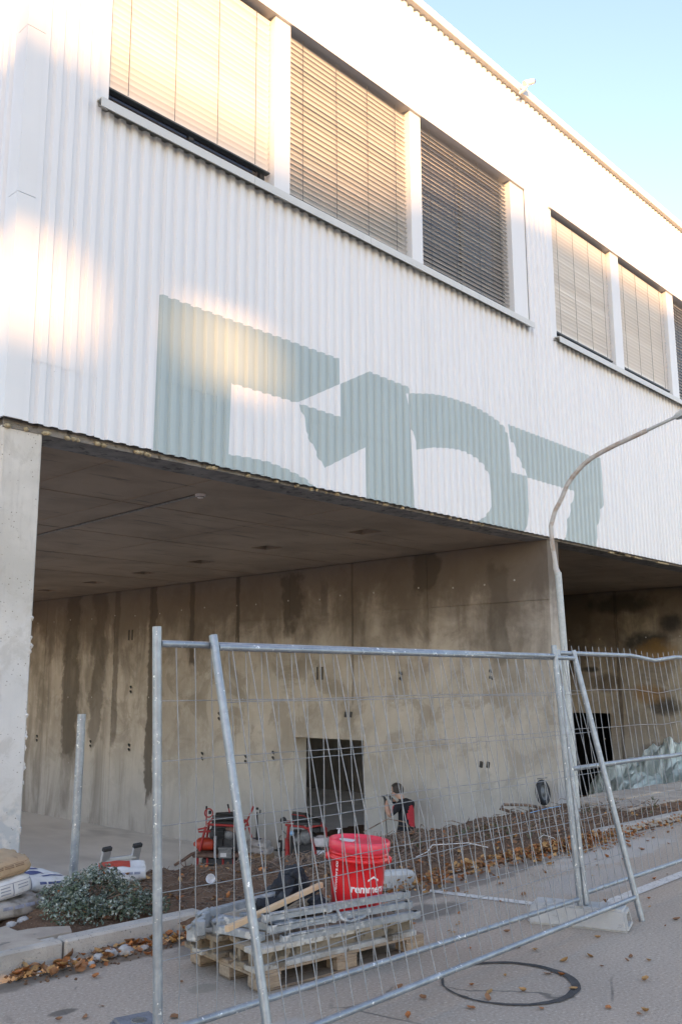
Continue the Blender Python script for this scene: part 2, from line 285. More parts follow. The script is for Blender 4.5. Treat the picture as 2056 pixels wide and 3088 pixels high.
# ================================================================== SETTING
def kerbY(x): return 5.12-0.048*(x-2.7)
YP = 7.8                                    # facade plane (crests of the corrugated sheet)
def soil_z(x, y):
    s = y-kerbY(x); k = max(0.0, min(1.0, s/0.5))
    z = 0.05+0.02*k+0.03*fbm(x*1.1, y*1.1, 3)*k+0.03*fbm(x*4, y*4, 9)*k+0.012*fbm(x*14, y*14, 5)
    if x > 5.2: z += 0.03*math.exp(-((s-0.95)/0.55)**2)*min(1, (x-5.2)/2)*(1 if x < 11 else max(0, 1-(x-11)/2))
    if x < 4.2: z += 0.10*math.exp(-((s-0.75)/0.4)**2-((x-3.7)/0.5)**2)
    if x > 5.2: z -= .085*min(1, (x-5.2)/.8)*max(0, min(1, (s-.7)/.6))
    if abs(x-4.0) < .4: z += .07*math.exp(-((x-4.0)/.14)**2-((s-.06)/.10)**2)
    if x > 4.6: z *= max(0.06, min(1, (s+.03)/.22))
    crest = 6.55+0.15*fbm(x*.8, 4.4, 1)
    if y > crest: z -= (y-crest)*0.85+0.05*fbm(x*2, y*2, 7)
    return max(z, -1.95)
# ground: one big sheet around the pit
mb = MB()
for (x0, y0, x1, y1) in [(-400, -400, 400, 5.02), (-400, 5.02, -3, 400), (45, 5.02, 400, 400), (-3, 31, 45, 400)]:
    mb.add([(x0, y0, 0), (x1, y0, 0), (x1, y1, 0), (x0, y1, 0)], [(0, 1, 2, 3)])
tag(mb.build('ground', 'asphalt'), kind='structure')
mb = MB(); mb.add([(-3, 7, -1.9), (45, 7, -1.9), (45, 31, -1.9), (-3, 31, -1.9)], [(0, 1, 2, 3)])
mb.add([(-3, 5.03, -2), (-3, 31, -2), (-3, 31, .0), (-3, 5.03, .0)], [(0, 1, 2, 3)])
tag(mb.build('floor', 'pit_floor'), kind='structure')
# soil bed
xs = np.concatenate([np.arange(-3, 2, .2), np.arange(2, 14, .04), np.arange(14, 45.1, .25)]); ys = np.concatenate([np.arange(4.6, 7.2, .035), np.arange(7.2, 9.6, .12)])
V = []; ny = len(ys)
for x in xs:
    tt = max(0, min(1, (x-4.4)/.9)); k0 = kerbY(x)+0.13-.20*math.exp(-((x-4.0)/.16)**2)-.17*tt+.05*fbm(x*1.7, 2, 3)*tt
    for y in ys:
        yy = k0+(y-4.6)*(9.6-k0)/(9.6-4.6); V.append((x, yy, soil_z(x, yy)))
mb = MB(); mb.add(V, [(i*ny+j, (i+1)*ny+j, (i+1)*ny+j+1, i*ny+j+1) for i in range(len(xs)-1) for j in range(ny-1)], True)
tag(mb.build('soil', 'soil'), kind='structure')
# kerb stones, each its own part of the kerb
kerb = thing('kerb', (2, 5.1, 0), 'x', 'x'); del kerb['label']; del kerb['category']; kerb['kind'] = 'structure'
for i in range(26):
    x0 = -0.88+i*1.0; x1 = x0+0.988; dz = rnd.uniform(-.008, .004)-(0.035 if x0 > 4 else 0)-(0.075 if 4.9 < x0 else 0)+(.055 if 8.9 < x0 < 10.5 else 0)
    mb = MB(); a = Vector((x0, kerbY(x0)+.06, .03+dz)); b = Vector((x1, kerbY(x1)+.06, .03+dz+rnd.uniform(-.004, .004)))
    mb.bar(a, b, .125, .21, ch=.014); mb.build('kerb_stone', 'kerb_concrete', kerb)
pav = thing('pavement', (3, 5.5, 0), 'x', 'x'); del pav['label']; del pav['category']; pav['kind'] = 'structure'
for i in range(8):
    for j in range(2):
        cx = 3.03-(i+.5)*.502+(.25 if j else 0); cy = 5.13+.26+j*.5-0.048*(cx-2.7)+.03
        if cx > 3.0: continue
        mb = MB(); mb.box((cx, cy, .105+rnd.uniform(-.003, .003)), (.492, .492, .05), Matrix.Rotation(-.048+rnd.uniform(-.008, .008), 3, 'Z'), .004); mb.build('paving_slab', 'paving_concrete', pav)
mb = MB(); mb.add([(2.98, 5.25, .08), (3.24, 5.235, .08), (3.30, 5.36, .08), (3.16, 5.47, .08), (3.0, 5.50, .08), (2.98, 5.25, .129), (3.24, 5.235, .129), (3.30, 5.36, .129), (3.16, 5.47, .129), (3.0, 5.50, .129)],
      [(4, 3, 2, 1, 0), (5, 6, 7, 8, 9)]+[(i, (i+1) % 5, 5+(i+1) % 5, 5+i) for i in range(5)]); mb.build('paving_slab', 'paving_concrete', pav)
for i in range(16):
    for j in range(2):
        cx = 10.9+i*.505+(.25 if j else 0); cy = kerbY(cx)+.75+j*.5
        mb = MB(); mb.box((cx, cy, .085+rnd.uniform(-.012, .012)), (.492, .492, .06), Matrix.Rotation(-.048+rnd.uniform(-.02, .02), 3, 'Z') @ Matrix.Rotation(rnd.uniform(-.02, .02), 3, 'X'), .005); mb.build('paving_slab', 'paving_concrete', pav)
# painted bay lines, sealing ring
def strip(mb, a, b, wd, z, n=12):
    a, b = Vector((*a, z)), Vector((*b, z)); d = (b-a).normalized(); s_ = Vector((-d.y, d.x, 0))*wd/2
    P = [(a+(b-a)*i/n, 1+.08*rnd.uniform(-1, 1)) for i in range(n+1)]
    mb.add([p+s_*k for p, k in P]+[p-s_*k for p, k in P], [(i, n+1+i, n+2+i, i+1) for i in range(n)])
mb = MB(); strip(mb, (6.00, 4.72), (6.20, 3.72), .09, .005); strip(mb, (6.32, 3.44), (12.5, 3.53), .10, .0055, 30)
tag(mb.build('road_marking', 'line_paint'), kind='structure')
mb = MB(); n = 72; c = (4.53, 2.99)
V = []
for k in range(n):
    a = 2*math.pi*k/n; wd = .016+.009*math.cos(a+.7)+.006*fbm(math.cos(a)*4, math.sin(a)*4, 2); r1 = .355+.006*fbm(math.cos(a)*3, math.sin(a)*3, 8)
    V += [(c[0]+math.cos(a)*(r1-wd), c[1]+math.sin(a)*(r1-wd), .005), (c[0]+math.cos(a)*(r1+wd), c[1]+math.sin(a)*(r1+wd), .005)]
mb.add(V, [(2*k, 2*k+1, 2*((k+1) % n)+1, 2*((k+1) % n)) for k in range(n)]); tag(mb.build('sealing_ring', 'seal_bitumen'), kind='structure')

# ================================================================== BUILDING
B = thing('industrial_building', (4.1, 7.9, -1.9), 'long hall clad in white corrugated metal with grey lettering over open concrete bays', 'building')
G1 = [(5.576, 5.748), (8.397, 5.752), (8.402, 5.403), (7.669, 5.0), (7.627, 4.986), (6.583, 4.983), (6.559, 4.137), (6.887, 4.157), (7.186, 4.157), (7.497, 4.117), (7.771, 4.056), (7.904, 4.0), (7.971, 3.919), (5.52, 3.858), (5.558, 3.988)]
G2 = [(7.702, 4.983), (8.417, 4.969), (8.416, 5.407), (9.0, 5.726), (9.883, 5.707), (9.889, 5.701), (9.9, 4.86), (9.917, 3.825), (8.962, 3.863), (8.945, 3.975), (8.906, 4.655), (8.124, 4.239), (8.039, 4.354), (7.954, 4.449), (7.87, 4.567), (7.793, 4.649), (7.769, 4.815)]
W1 = [(9.772, 5.593), (9.841, 5.612), (9.851, 5.356)]
G3 = [(9.894, 5.628), (10.371, 5.729), (10.667, 5.769), (10.972, 5.782), (11.286, 5.789), (11.556, 5.774), (11.831, 5.735), (12.055, 5.694), (12.254, 5.628), (12.372, 5.537), (12.397, 5.227), (12.422, 4.898), (12.894, 4.908), (12.928, 4.71), (12.932, 4.44), (12.876, 4.199), (12.784, 3.889), (11.239, 3.869), (11.347, 3.944), (11.537, 4.014), (11.704, 4.098), (11.835, 4.257), (11.823, 4.51), (11.799, 4.747), (11.732, 4.832), (11.642, 4.897), (11.456, 4.967), (11.193, 5.008), (10.986, 5.007), (10.783, 4.988), (10.388, 4.927), (10.018, 4.829), (9.954, 4.988), (9.89, 5.122)]
G4 = [(12.382, 5.687), (15.242, 5.648), (15.501, 5.675), (15.527, 5.295), (15.547, 4.801), (15.424, 4.69), (15.289, 4.392), (15.113, 3.856), (14.003, 3.851), (14.049, 3.967), (14.188, 4.329), (14.334, 4.598), (14.468, 4.87), (14.42, 4.892), (13.53, 4.888), (12.911, 4.89), (12.841, 5.018), (12.726, 5.117), (12.589, 5.312), (12.535, 5.403), (12.419, 5.449)]
POLY = [G1, G2, G3, G4]; HOLE = [W1]
PITCH_R = 0.154; X0 = 4.062
def prof(x):                                 # depth of the sheet behind the crest plane
    t = ((x-X0) % PITCH_R)/PITCH_R
    if t < .42: return 0.0
    if t < .56: return (t-.42)/.14*.034
    if t < .86: return .034
    return .034*(1-(t-.86)/.14)
def sheet(x0, x1, z0, z1, name='cladding_sheet', dy=0.0, graphic=True):
    X = {x0, x1}
    k = math.floor((x0-X0)/PITCH_R)-1
    while X0+k*PITCH_R < x1:
        for t in (0, .03, .39, .42, .56, .86):
            x = X0+(k+t)*PITCH_R
            if x0 < x < x1: X.add(x)
        k += 1
    polys = [p for p in POLY+HOLE if max(q[0] for q in p) > x0 and min(q[0] for q in p) < x1] if graphic else []
    for p in polys:
        for (px, pz) in p:
            if x0 < px < x1: X.add(px)
    X = sorted(X); mb = MB()
    for xa, xb in zip(X[:-1], X[1:]):
        if xb-xa < 1e-5: continue
        ev = []
        xm = (xa+xb)/2
        for p in polys:
            for i in range(len(p)):
                (ax, az), (bx, bz) = p[i], p[(i+1) % len(p)]
                if abs(bx-ax) < 1e-6 or not (min(ax, bx) <= xm <= max(ax, bx)): continue
                f = lambda x: az+(bz-az)*(x-ax)/(bx-ax)
                ev.append((f(xm), f(xa), f(xb)))
        ev = sorted(ev); lv = [(z0, z0)]+[(min(max(a, z0), z1), min(max(b, z0), z1)) for _, a, b in ev]+[(z1, z1)]
        ya, yb = YP+prof(xa+1e-7)+dy, YP+prof(xb-1e-7)+dy
        for i in range(len(lv)-1):
            (la, lb), (ha, hb) = lv[i], lv[i+1]
            if ha-la < 1e-5 and hb-lb < 1e-5: continue
            mb.cur = i % 2
            mb.add([(xa, ya, la), (xb, yb, lb), (xb, yb, hb), (xa, ya, ha)], [(0, 1, 2, 3)], False)
    o = mb.build(name, ['white_cladding', 'grey_graphic'], B); return o
ZB, ZS, ZL, ZR = 3.975, 7.56, 10.16, 11.99
SPLIT = {0: 4.62, 1: None, 2: 4.775, 3: None, 5: 4.80, 6: 4.80, 10: 4.80, 14: 4.78, 20: 4.3}
i = 0; x = X0
while x < 45:
    x1 = x+5*PITCH_R
    sp = SPLIT.get(i)
    zb_ = ZB+max(0, .04-.012*i)
    if sp: sheet(x, x1, zb_, sp+.02, dy=.003); sheet(x, x1, sp, ZS)
    else: sheet(x, x1, zb_, ZS, dy=.0015*(i % 2))
    sheet(x, x1, ZL, ZR, graphic=False, dy=.0015*(i % 2)); x = x1; i += 1
sheet(X0, 4.70, ZS, ZL, graphic=False); sheet(13.20, 13.97, ZS, ZL, graphic=False)
x = 22.62
while x < 45: sheet(x, min(x+.77, 45), ZS, ZL, graphic=False); x += .77
# corner flashing and the end face on the left
XL = 3.875
for (a, b) in [(ZB+.045, 6.255), (6.26, 8.055), (8.06, ZR)]:
    mb = MB(); mb.b2((XL, YP-.004, a), (X0+.004, YP+.02, b)); mb.b2((XL, YP+.021, a), (XL+.02, YP+.18, b)); mb.build('corner_trim', 'white_trim', B)
for i in range(10):
    y0 = YP+.18+i*2.31; mb = MB(); Y = []
    for k in range(15):
        for t in (0, .42, .56, .86): Y.append((y0+(k+t)*PITCH_R, {0: 0, .42: 0, .56: .034, .86: .034}[t]))
    Y.append((y0+15*PITCH_R, 0))
    for (ya, da), (yb, db) in zip(Y[:-1], Y[1:]): mb.add([(XL+.004+da, yb, ZB), (XL+.004+da if False else XL+.004+db, yb, ZB), (XL+.004+db, yb, ZR), (XL+.004+da, ya, ZR), (XL+.004+da, ya, ZB)], [(4, 1, 2, 3)], False)
    mb.build('cladding_sheet', 'white_cladding', B)
# roof edge
mb = MB(); mb.b2((XL-.05, YP-.085, 11.965), (45, YP+.12, 12.115)); mb.build('roof_trim', 'sill_metal', B)
mb = MB(); mb.b2((XL-.05, YP+.121, 11.965), (XL+.1, 31, 12.115)); mb.build('roof_trim', 'sill_metal', B)
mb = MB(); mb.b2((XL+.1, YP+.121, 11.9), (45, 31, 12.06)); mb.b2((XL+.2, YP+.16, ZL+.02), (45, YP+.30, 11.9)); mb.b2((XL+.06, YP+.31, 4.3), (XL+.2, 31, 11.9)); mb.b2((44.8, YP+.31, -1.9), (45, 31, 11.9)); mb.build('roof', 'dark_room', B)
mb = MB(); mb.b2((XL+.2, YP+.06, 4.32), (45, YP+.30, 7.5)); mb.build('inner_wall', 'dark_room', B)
# windows
def window(x0, x1, closed, bottom, tilt, wS=.082, name='window'):
    zt = 10.13; zb = 7.62
    mb = MB(); yF = YP+.20
    mb.b2((x0, yF, zb), (x1, yF+.06, zb+.09)); mb.b2((x0, yF, zt-.09), (x1, yF+.06, zt))
    xm = x0+(x1-x0)*.52
    for xx in (x0, xm-.04, x1-.07): mb.b2((xx, yF, zb+.09), (xx+.07, yF+.06, zt-.09))
    W = mb.build(name, 'dark_frame', B)
    for (a, b) in ((x0+.07, xm-.04), (xm+.03, x1-.07)):
        mb = MB(); mb.b2((a, yF+.025, zb+.09), (b, yF+.035, zt-.09)); mb.build('pane', 'window_glass', W)
    # blind: slats, bottom rail, lift cords
    mb = MB(); L = x1-x0-.05; n = 5
    P = []
    for k in range(n+1):
        t = k/n-.5; P.append((t*wS, .006*(1-4*t*t)))
    ca, sa = math.cos(tilt), math.sin(tilt)
    V = [((-L/2 if e == 0 else L/2), p*ca-q*sa, p*sa+q*ca) for e in (0, 1) for p, q in P]
    mb.add(V, [(k, k+1, n+2+k, n+1+k) for k in range(n)], True); slat = mb.mesh('slat', 'blind_slats')
    z = zt-.10; yB = YP+.105; first = True; sag = rnd.uniform(-.002, .002)
    while z > bottom:
        o = link('slat', slat, W, (0, 0, 0)); wl = WL[W.name]; o.location = ((x0+x1)/2-wl[0]+rnd.uniform(-.004, .004), yB-wl[1], z-wl[2]); o.rotation_euler = (rnd.gauss(0, .035), rnd.gauss(0, .0012)+sag, 0)
        z -= .0735
    mb = MB(); mb.b2((x0+.025, yB-.04, bottom-.075), (x1-.025, yB+.04, bottom-.05), .004); mb.build('bottom_rail', 'dark_frame' if closed else 'slat_metal', W)
    mb = MB()
    for t in (.11, .37, .63, .88): mb.tube([(x0+(x1-x0)*t, yB-.047, zt-.05), (x0+(x1-x0)*t+.004, yB-.047, bottom-.05)], .0035, 5)
    mb.build('lift_cord', 'dark_frame', W)
T1, T2 = R(-64), R(23)
wins = [(4.83, 7.235, True, 7.96, T1), (7.505, 10.0, False, 7.80, R(-33), .056), (10.26, 12.76, False, 7.72, R(-18), .046), (14.13, 16.43, True, 7.86, T1), (16.78, 19.08, True, 7.86, T1), (19.43, 22.0, False, 7.76, R(-18), .046)]
for wdw in wins: window(*wdw)
for (a, b) in [(4.70, 4.83), (7.235, 7.505), (10.0, 10.26), (12.76, 13.20), (13.97, 14.13), (16.43, 16.78), (19.08, 19.43), (22.0, 22.62)]:
    mb = MB(); mb.b2((a, YP+.012, 7.58), (b, YP+.30, ZL-.002), .004); mb.build('mullion', 'white_trim', B)
for (a, b) in [(4.68, 13.19), (14.03, 22.4)]:
    n = 4; 
    for k in range(n):
        mb = MB(); xa = a+(b-a)*k/n; xb = a+(b-a)*(k+1)/n-.004
        mb.add([(xa, YP-.105, 7.515), (xb, YP-.105, 7.515), (xb, YP-.105, 7.62), (xa, YP-.105, 7.62), (xa, YP+.2, 7.65), (xb, YP+.2, 7.65), (xa, YP-.09, 7.515), (xb, YP-.09, 7.515), (xa, YP-.09, 7.605), (xb, YP-.09, 7.605), (xa, YP+.2, 7.635), (xb, YP+.2, 7.635)],
               [(0, 1, 2, 3), (3, 2, 5, 4), (0, 6, 7, 1), (6, 8, 9, 7), (8, 10, 11, 9), (0, 3, 8, 6), (3, 4, 10, 8), (1, 7, 9, 2), (2, 9, 11, 5)], False); mb.build('sill', 'sill_metal', B)
    mb = MB(); mb.b2((a, YP-.03, ZL-.035), (b, YP+.012, ZL+.03)); mb.b2((a, YP+.0125, ZL-.03), (b, YP+.30, ZL+.005)); mb.build('lintel_trim', 'white_trim', B)
# floor slab above the bays
mb = MB(); mb.b2((3.93, YP+.09, 3.945), (45, YP+.50, 4.3)); mb.build('slab_edge', 'edge_concrete', B)
recess = [(10.9, 9.6), (11.0, 12.0), (11.4, 14.35), (11.7, 16.7), (12.0, 19.1), (12.2, 21.6)]
mb = MB(); z = 3.955
# ceiling tiled round the square pockets so that they are real holes
xs_ = sorted({3.93, 45.0}|{v for r in recess for v in (r[0]-.19, r[0]+.19)}); ys_ = sorted({YP+.504, 30.8}|{v for r in recess for v in (r[1]-.22, r[1]+.22)})
for xa, xb in zip(xs_[:-1], xs_[1:]):
    for ya, yb in zip(ys_[:-1], ys_[1:]):
        xm, ym = (xa+xb)/2, (ya+yb)/2
        hit = any(abs(xm-r[0]) < .19 and abs(ym-r[1]) < .22 for r in recess)
        zz = 4.2 if hit else z
        mb.add([(xa, ya, zz), (xa, yb, zz), (xb, yb, zz), (xb, ya, zz)], [(0, 1, 2, 3)])
for r in recess:
    x0, x1, y0, y1 = r[0]-.19, r[0]+.19, r[1]-.22, r[1]+.22
    for (a, b) in [((x0, y0), (x1, y0)), ((x1, y0), (x1, y1)), ((x1, y1), (x0, y1)), ((x0, y1), (x0, y0))]: mb.add([(*a, z), (*b, z), (*b, 4.2), (*a, 4.2)], [(0, 1, 2, 3)])
mb.build('ceiling', 'ceiling_concrete', B)
mb = MB()                                    # shuttering ridges left in the soffit
for y in (10.2, 12.6, 15.1, 17.6): mb.b2((4.1, y, 3.948), (13.55, y+.02, 3.956))
for x in (5.4, 6.75, 9.2): mb.b2((x, 8.35, 3.949), (x+.015, 25, 3.957))
mb.build('soffit_ridge', 'ceiling_concrete', B)
mb = MB(); mb.tube([(7.16, 9.1, 3.94), (7.45, 14.4, 3.94), (7.6, 18, 3.94)], .016, 6); mb.build('conduit', 'machine_grey', B)
mb = MB(); r2 = random.Random(3)             # lumps of foam and mortar along the sheet's lower edge
for k in range(46):
    x = 3.95+r2.random()**1.5*9; mb.lathe([(0, -.02), (r2.uniform(.015, .04), -.008), (r2.uniform(.02, .045), .012), (0, .03)], (x, YP+.07+r2.random()*.03, 3.955), (r2.uniform(-.3, .3), r2.uniform(-.3, .3), 1), 6)
for k in range(14):
    x = 15.5+r2.random()*6; mb.box((x, YP+.09, 3.945), (r2.uniform(.1, .5), .05, .03), Matrix.Rotation(r2.uniform(-.05, .05), 3, 'Y'))
tag(mb.build('edge_filler', 'insulation', B), kind='stuff')
# corner column
mb = MB(); mb.box((4.132, YP+.30, 1.05), (.41, .40, 5.86), None, .018); 
for v in range(0): pass
mb.build('column', 'column_concrete', B)
mb = MB(); r2 = random.Random(5)             # spalled flakes along the arris
for k in range(16):
    z = r2.choice([2.05, 1.2, .75, .4])+r2.uniform(-.22, .22); mb.lathe([(0, -.03), (r2.uniform(.008, .022), 0), (0, .035)], (4.337+r2.uniform(-.012, .004), YP+.105+r2.uniform(0, .02), z), (r2.uniform(-.4, .4), .2, 1), 5, False)
tag(mb.build('concrete_flakes', 'column_concrete', B), kind='stuff')
# dividing walls with formwork panels
def wall(xf, th, mat, joints, zj, door, name='dividing_wall', y0=YP+.10, y1=30.8):
    ya, yb, zd = door
    mb = MB(); bx0 = xf+.02
    mb.b2((bx0, y0+.004, -1.95), (xf+th, ya, 3.95)); mb.b2((bx0, yb, -1.95), (xf+th, y1, 3.95)); mb.b2((bx0, ya+.0005, zd), (xf+th, yb-.0005, 3.95))
    W = mb.build(name, mat, B)
    ys2 = [y0]+joints+[y1]; zs = [-1.93]+zj+[3.945]
    for a, b in zip(ys2[:-1], ys2[1:]):
        for c, d in zip(zs[:-1], zs[1:]):
            rects = [(a, b, c, d)]
            if b > ya and a < yb and c < zd:
                rects = [(a, min(ya, b), c, d), (max(yb, a), b, c, d), (max(a, ya), min(b, yb), zd, d)]
            for (p, q, r_, s_) in rects:
                if q-p < .02 or s_-r_ < .02: continue
                e = rnd.uniform(0, .004); g1 = .004
                mb = MB(); mb.b2((xf+e, p+(g1 if p == a else 0), r_+g1), (bx0, q-(g1 if q == b else 0), s_-g1)); mb.build('wall_panel', mat, W)
    return W
j1 = [10.45, 12.33-.01, 14.1, 15.78, 17.41, 18.99, 20.6, 22.3, 24.0, 25.8, 27.6, 29.3]
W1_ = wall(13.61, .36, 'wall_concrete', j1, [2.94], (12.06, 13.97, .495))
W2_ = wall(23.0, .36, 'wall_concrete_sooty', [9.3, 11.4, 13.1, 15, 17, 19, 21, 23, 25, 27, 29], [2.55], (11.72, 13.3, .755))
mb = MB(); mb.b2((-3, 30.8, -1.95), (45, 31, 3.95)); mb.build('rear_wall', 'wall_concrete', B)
mb = MB()                                    # door reveal roughened by the saw
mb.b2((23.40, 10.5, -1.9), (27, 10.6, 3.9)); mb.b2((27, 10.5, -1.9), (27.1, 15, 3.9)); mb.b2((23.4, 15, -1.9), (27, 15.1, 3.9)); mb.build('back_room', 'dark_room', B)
# tie-hole plugs and cut anchors on the dividing wall
mb = MB(); r2 = random.Random(2)
for z in (1.23, -.45, 3.3):
    y = 8.6
    while y < 25:
        if not (12 < y < 14 and z < .5): mb.lathe([(0, -.006), (.017, -.005), (.018, 0)], (13.61, y+r2.uniform(-.05, .05), z+r2.uniform(-.03, .03)), (1, 0, 0), 8, False)
        y += r2.choice([.62, .85, 1.1])
for z in (2.7, .1):
    for y in (8.6, 9.7, 10.6, 11.9, 12.8): mb.lathe([(0, -.006), (.017, -.005), (.018, 0)], (23.0, y, z), (1, 0, 0), 8, False)
tag(mb.build('tie_hole_plugs', 'block_concrete', B), kind='stuff')
for (y, z, k) in [(13.22, 1.78, 0), (11.14, 1.70, 1), (9.14, 1.71, 1), (16.37, .86, 1), (12.45, .98, 2), (15.46, -.02, 1), (16.93, -.03, 1), (19.88, 2.8, 0), (19.79, 1.44, 1), (19.78, .04, 1), (9.3, .2, 2), (14.6, .1, 1), (21.5, .06, 1), (24.2, .1, 1)]:
    mb = MB()
    if k == 0:
        for d in (-.07, .07): mb.b2((13.595, y+d-.02, z-.13), (13.62, y+d+.02, z+.13), .006)
    elif k == 1:
        for d in (-.05, .06): mb.tube([(13.62, y, z+d), (13.57, y-.04, z+d+.02), (13.56, y-.09, z+d-.03)], [.020, .024, .010], 6)
    else:
        for d in (-.07, .07): mb.box((13.605, y+d, z), (.02, .07, .11), Matrix.Rotation(.2, 3, 'X'), .01)
    mb.build('cut_anchor', 'machine_black', B)

# unseen building added to shade the hall; its roof screen shapes the sun patches
OB = thing('shade_building', (-45, -54, 0), 'unseen grey building added behind the viewer, its pierced roof screen shaping the sunlight', 'building')
K = (59.8)/.8; DX = -.6*K; DZ = K*math.tan(SUN_EL)
def ob(x): return x+DX
mb = MB(); mb.b2((ob(-16), -66, 0), (ob(32), -52, 4.9+DZ)); mb.build('wall', 'render_grey', OB)
mb = MB(); yo0, yo1 = -52.5, -52.2
top = [(-16, 8.35), (3.0, 8.32), (4.8, 8.22), (7.2, 8.32), (8.6, 8.40), (9.6, 8.85), (12.6, 9.9), (14, 10.0), (32, 10.0)]
def scr(xa, xb, za, zb, za2=None, zb2=None):
    za2 = za if za2 is None else za2; zb2 = zb if zb2 is None else zb2
    V = [(ob(xa), y, za+DZ) for y in (yo0, yo1)]+[(ob(xb), y, za2+DZ) for y in (yo0, yo1)]+[(ob(xb), y, zb2+DZ) for y in (yo0, yo1)]+[(ob(xa), y, zb+DZ) for y in (yo0, yo1)]
    mb.add(V, [(0, 2, 4, 6), (1, 7, 5, 3), (0, 1, 3, 2), (2, 3, 5, 4), (4, 5, 7, 6), (6, 7, 1, 0)])
OPEN = [(2.7, 4.40, 5.12, 5.80), (5.6, 7.0, 5.22, 5.70)]  # gaps placed to throw warm sun patches onto the cladding
for (a, za), (b, zb) in zip(top[:-1], top[1:]): scr(a, b, 6.0, za, 6.0, zb)
xs3 = [-16]+[v for o_ in OPEN for v in o_[:2]]+[32]
for i in range(0, len(xs3), 2): scr(xs3[i], xs3[i+1], 4.9, 6.0)
for (a, b, c, d) in OPEN: scr(a, b, 4.9, c); scr(a, b, d, 6.0)
mb.build('shade_screen', 'render_grey', OB)
for fl in range(5):
    for k in range(11):
        x = ob(-14+k*4.0); mb = MB(); mb.b2((x, -51.99, 1.2+fl*3.2), (x+1.6, -51.93, 2.9+fl*3.2)); w_ = mb.build('window', 'white_trim', OB); mb = MB(); mb.b2((x+.08, -51.93, 1.28+fl*3.2), (x+1.52, -51.92, 2.82+fl*3.2)); mb.build('pane', 'window_glass', w_)

# ================================================================== STREET FURNITURE AND FENCES
LP = thing('street_lamp', (10.31, 5.75, .05), 'grey street lamp with curved arm standing in the bed before the hall', 'street lamp')
mb = MB(); lean = lambda z: (10.31-.028*z, 5.75+.018*z)
mb.tube([(*lean(z), z) for z in (-.2, 1.0, 2.0, 2.93)], [.046, .044, .042, .041], 14); mb.build('pole', 'lamp_paint', LP)
mb = MB(); pl = [(lean(2.9)[0], lean(2.9)[1], 2.9), (10.225, 5.83, 2.99), (10.22, 5.835, 3.1), (10.20, 5.85, 3.31), (10.19, 5.85, 3.52), (10.20, 5.79, 3.70), (10.215, 5.70, 3.85), (10.225, 5.62, 4.01), (10.24, 5.53, 4.125), (10.26, 5.41, 4.24), (10.27, 5.29, 4.315), (10.28, 5.15, 4.37), (10.29, 4.99, 4.425), (10.31, 4.57, 4.54)]
mb.tube(pl, [.042, .034]+[.029]*12, 12); mb.build('arm', 'rusty_lamp', LP)
mb = MB(); mb.tube([(10.31, 4.59, 4.535), (10.315, 4.18, 4.645)], .020, 10); mb.build('spigot', 'lamp_paint', LP)
# lamp head: tapered hood over a shallow tray
d = Vector((.01, -.31, .085)).normalized(); sd = Vector((1, 0, 0)); u2 = sd.cross(d); u2 = u2 if u2.z > 0 else -u2
mb = MB(); o_ = Vector((10.315, 4.22, 4.635)); secs = [(0, .03, .025, -.03), (.05, .05, .04, -.035), (.30, .10, .07, -.04), (.62, .115, .065, -.04), (.72, .09, .04, -.035)]
for (t, wd, h, lo) in secs: pass
V = []
for (t, wd, h, lo) in secs: V += [o_+d*t+sd*a+u2*b for a, b in ((-wd, lo), (-wd*1.0, h*.35), (-wd*.45, h), (wd*.45, h), (wd, h*.35), (wd, lo))]
mb.add(V, [(i*6+k, i*6+(k+1) % 6, i*6+6+(k+1) % 6, i*6+6+k) for i in range(4) for k in range(6)]+[(5, 4, 3, 2, 1, 0), (24, 25, 26, 27, 28, 29)]); hd = mb.build('lamp_head', 'lamp_paint', LP)
mb = MB(); mb.box(o_+d*.40-u2*.050, (.15, .48, .025), Matrix((sd, -d, u2)).transposed() if False else Matrix((sd, d, u2)).transposed(), .006); mb.build('lens', 'machine_grey', hd)

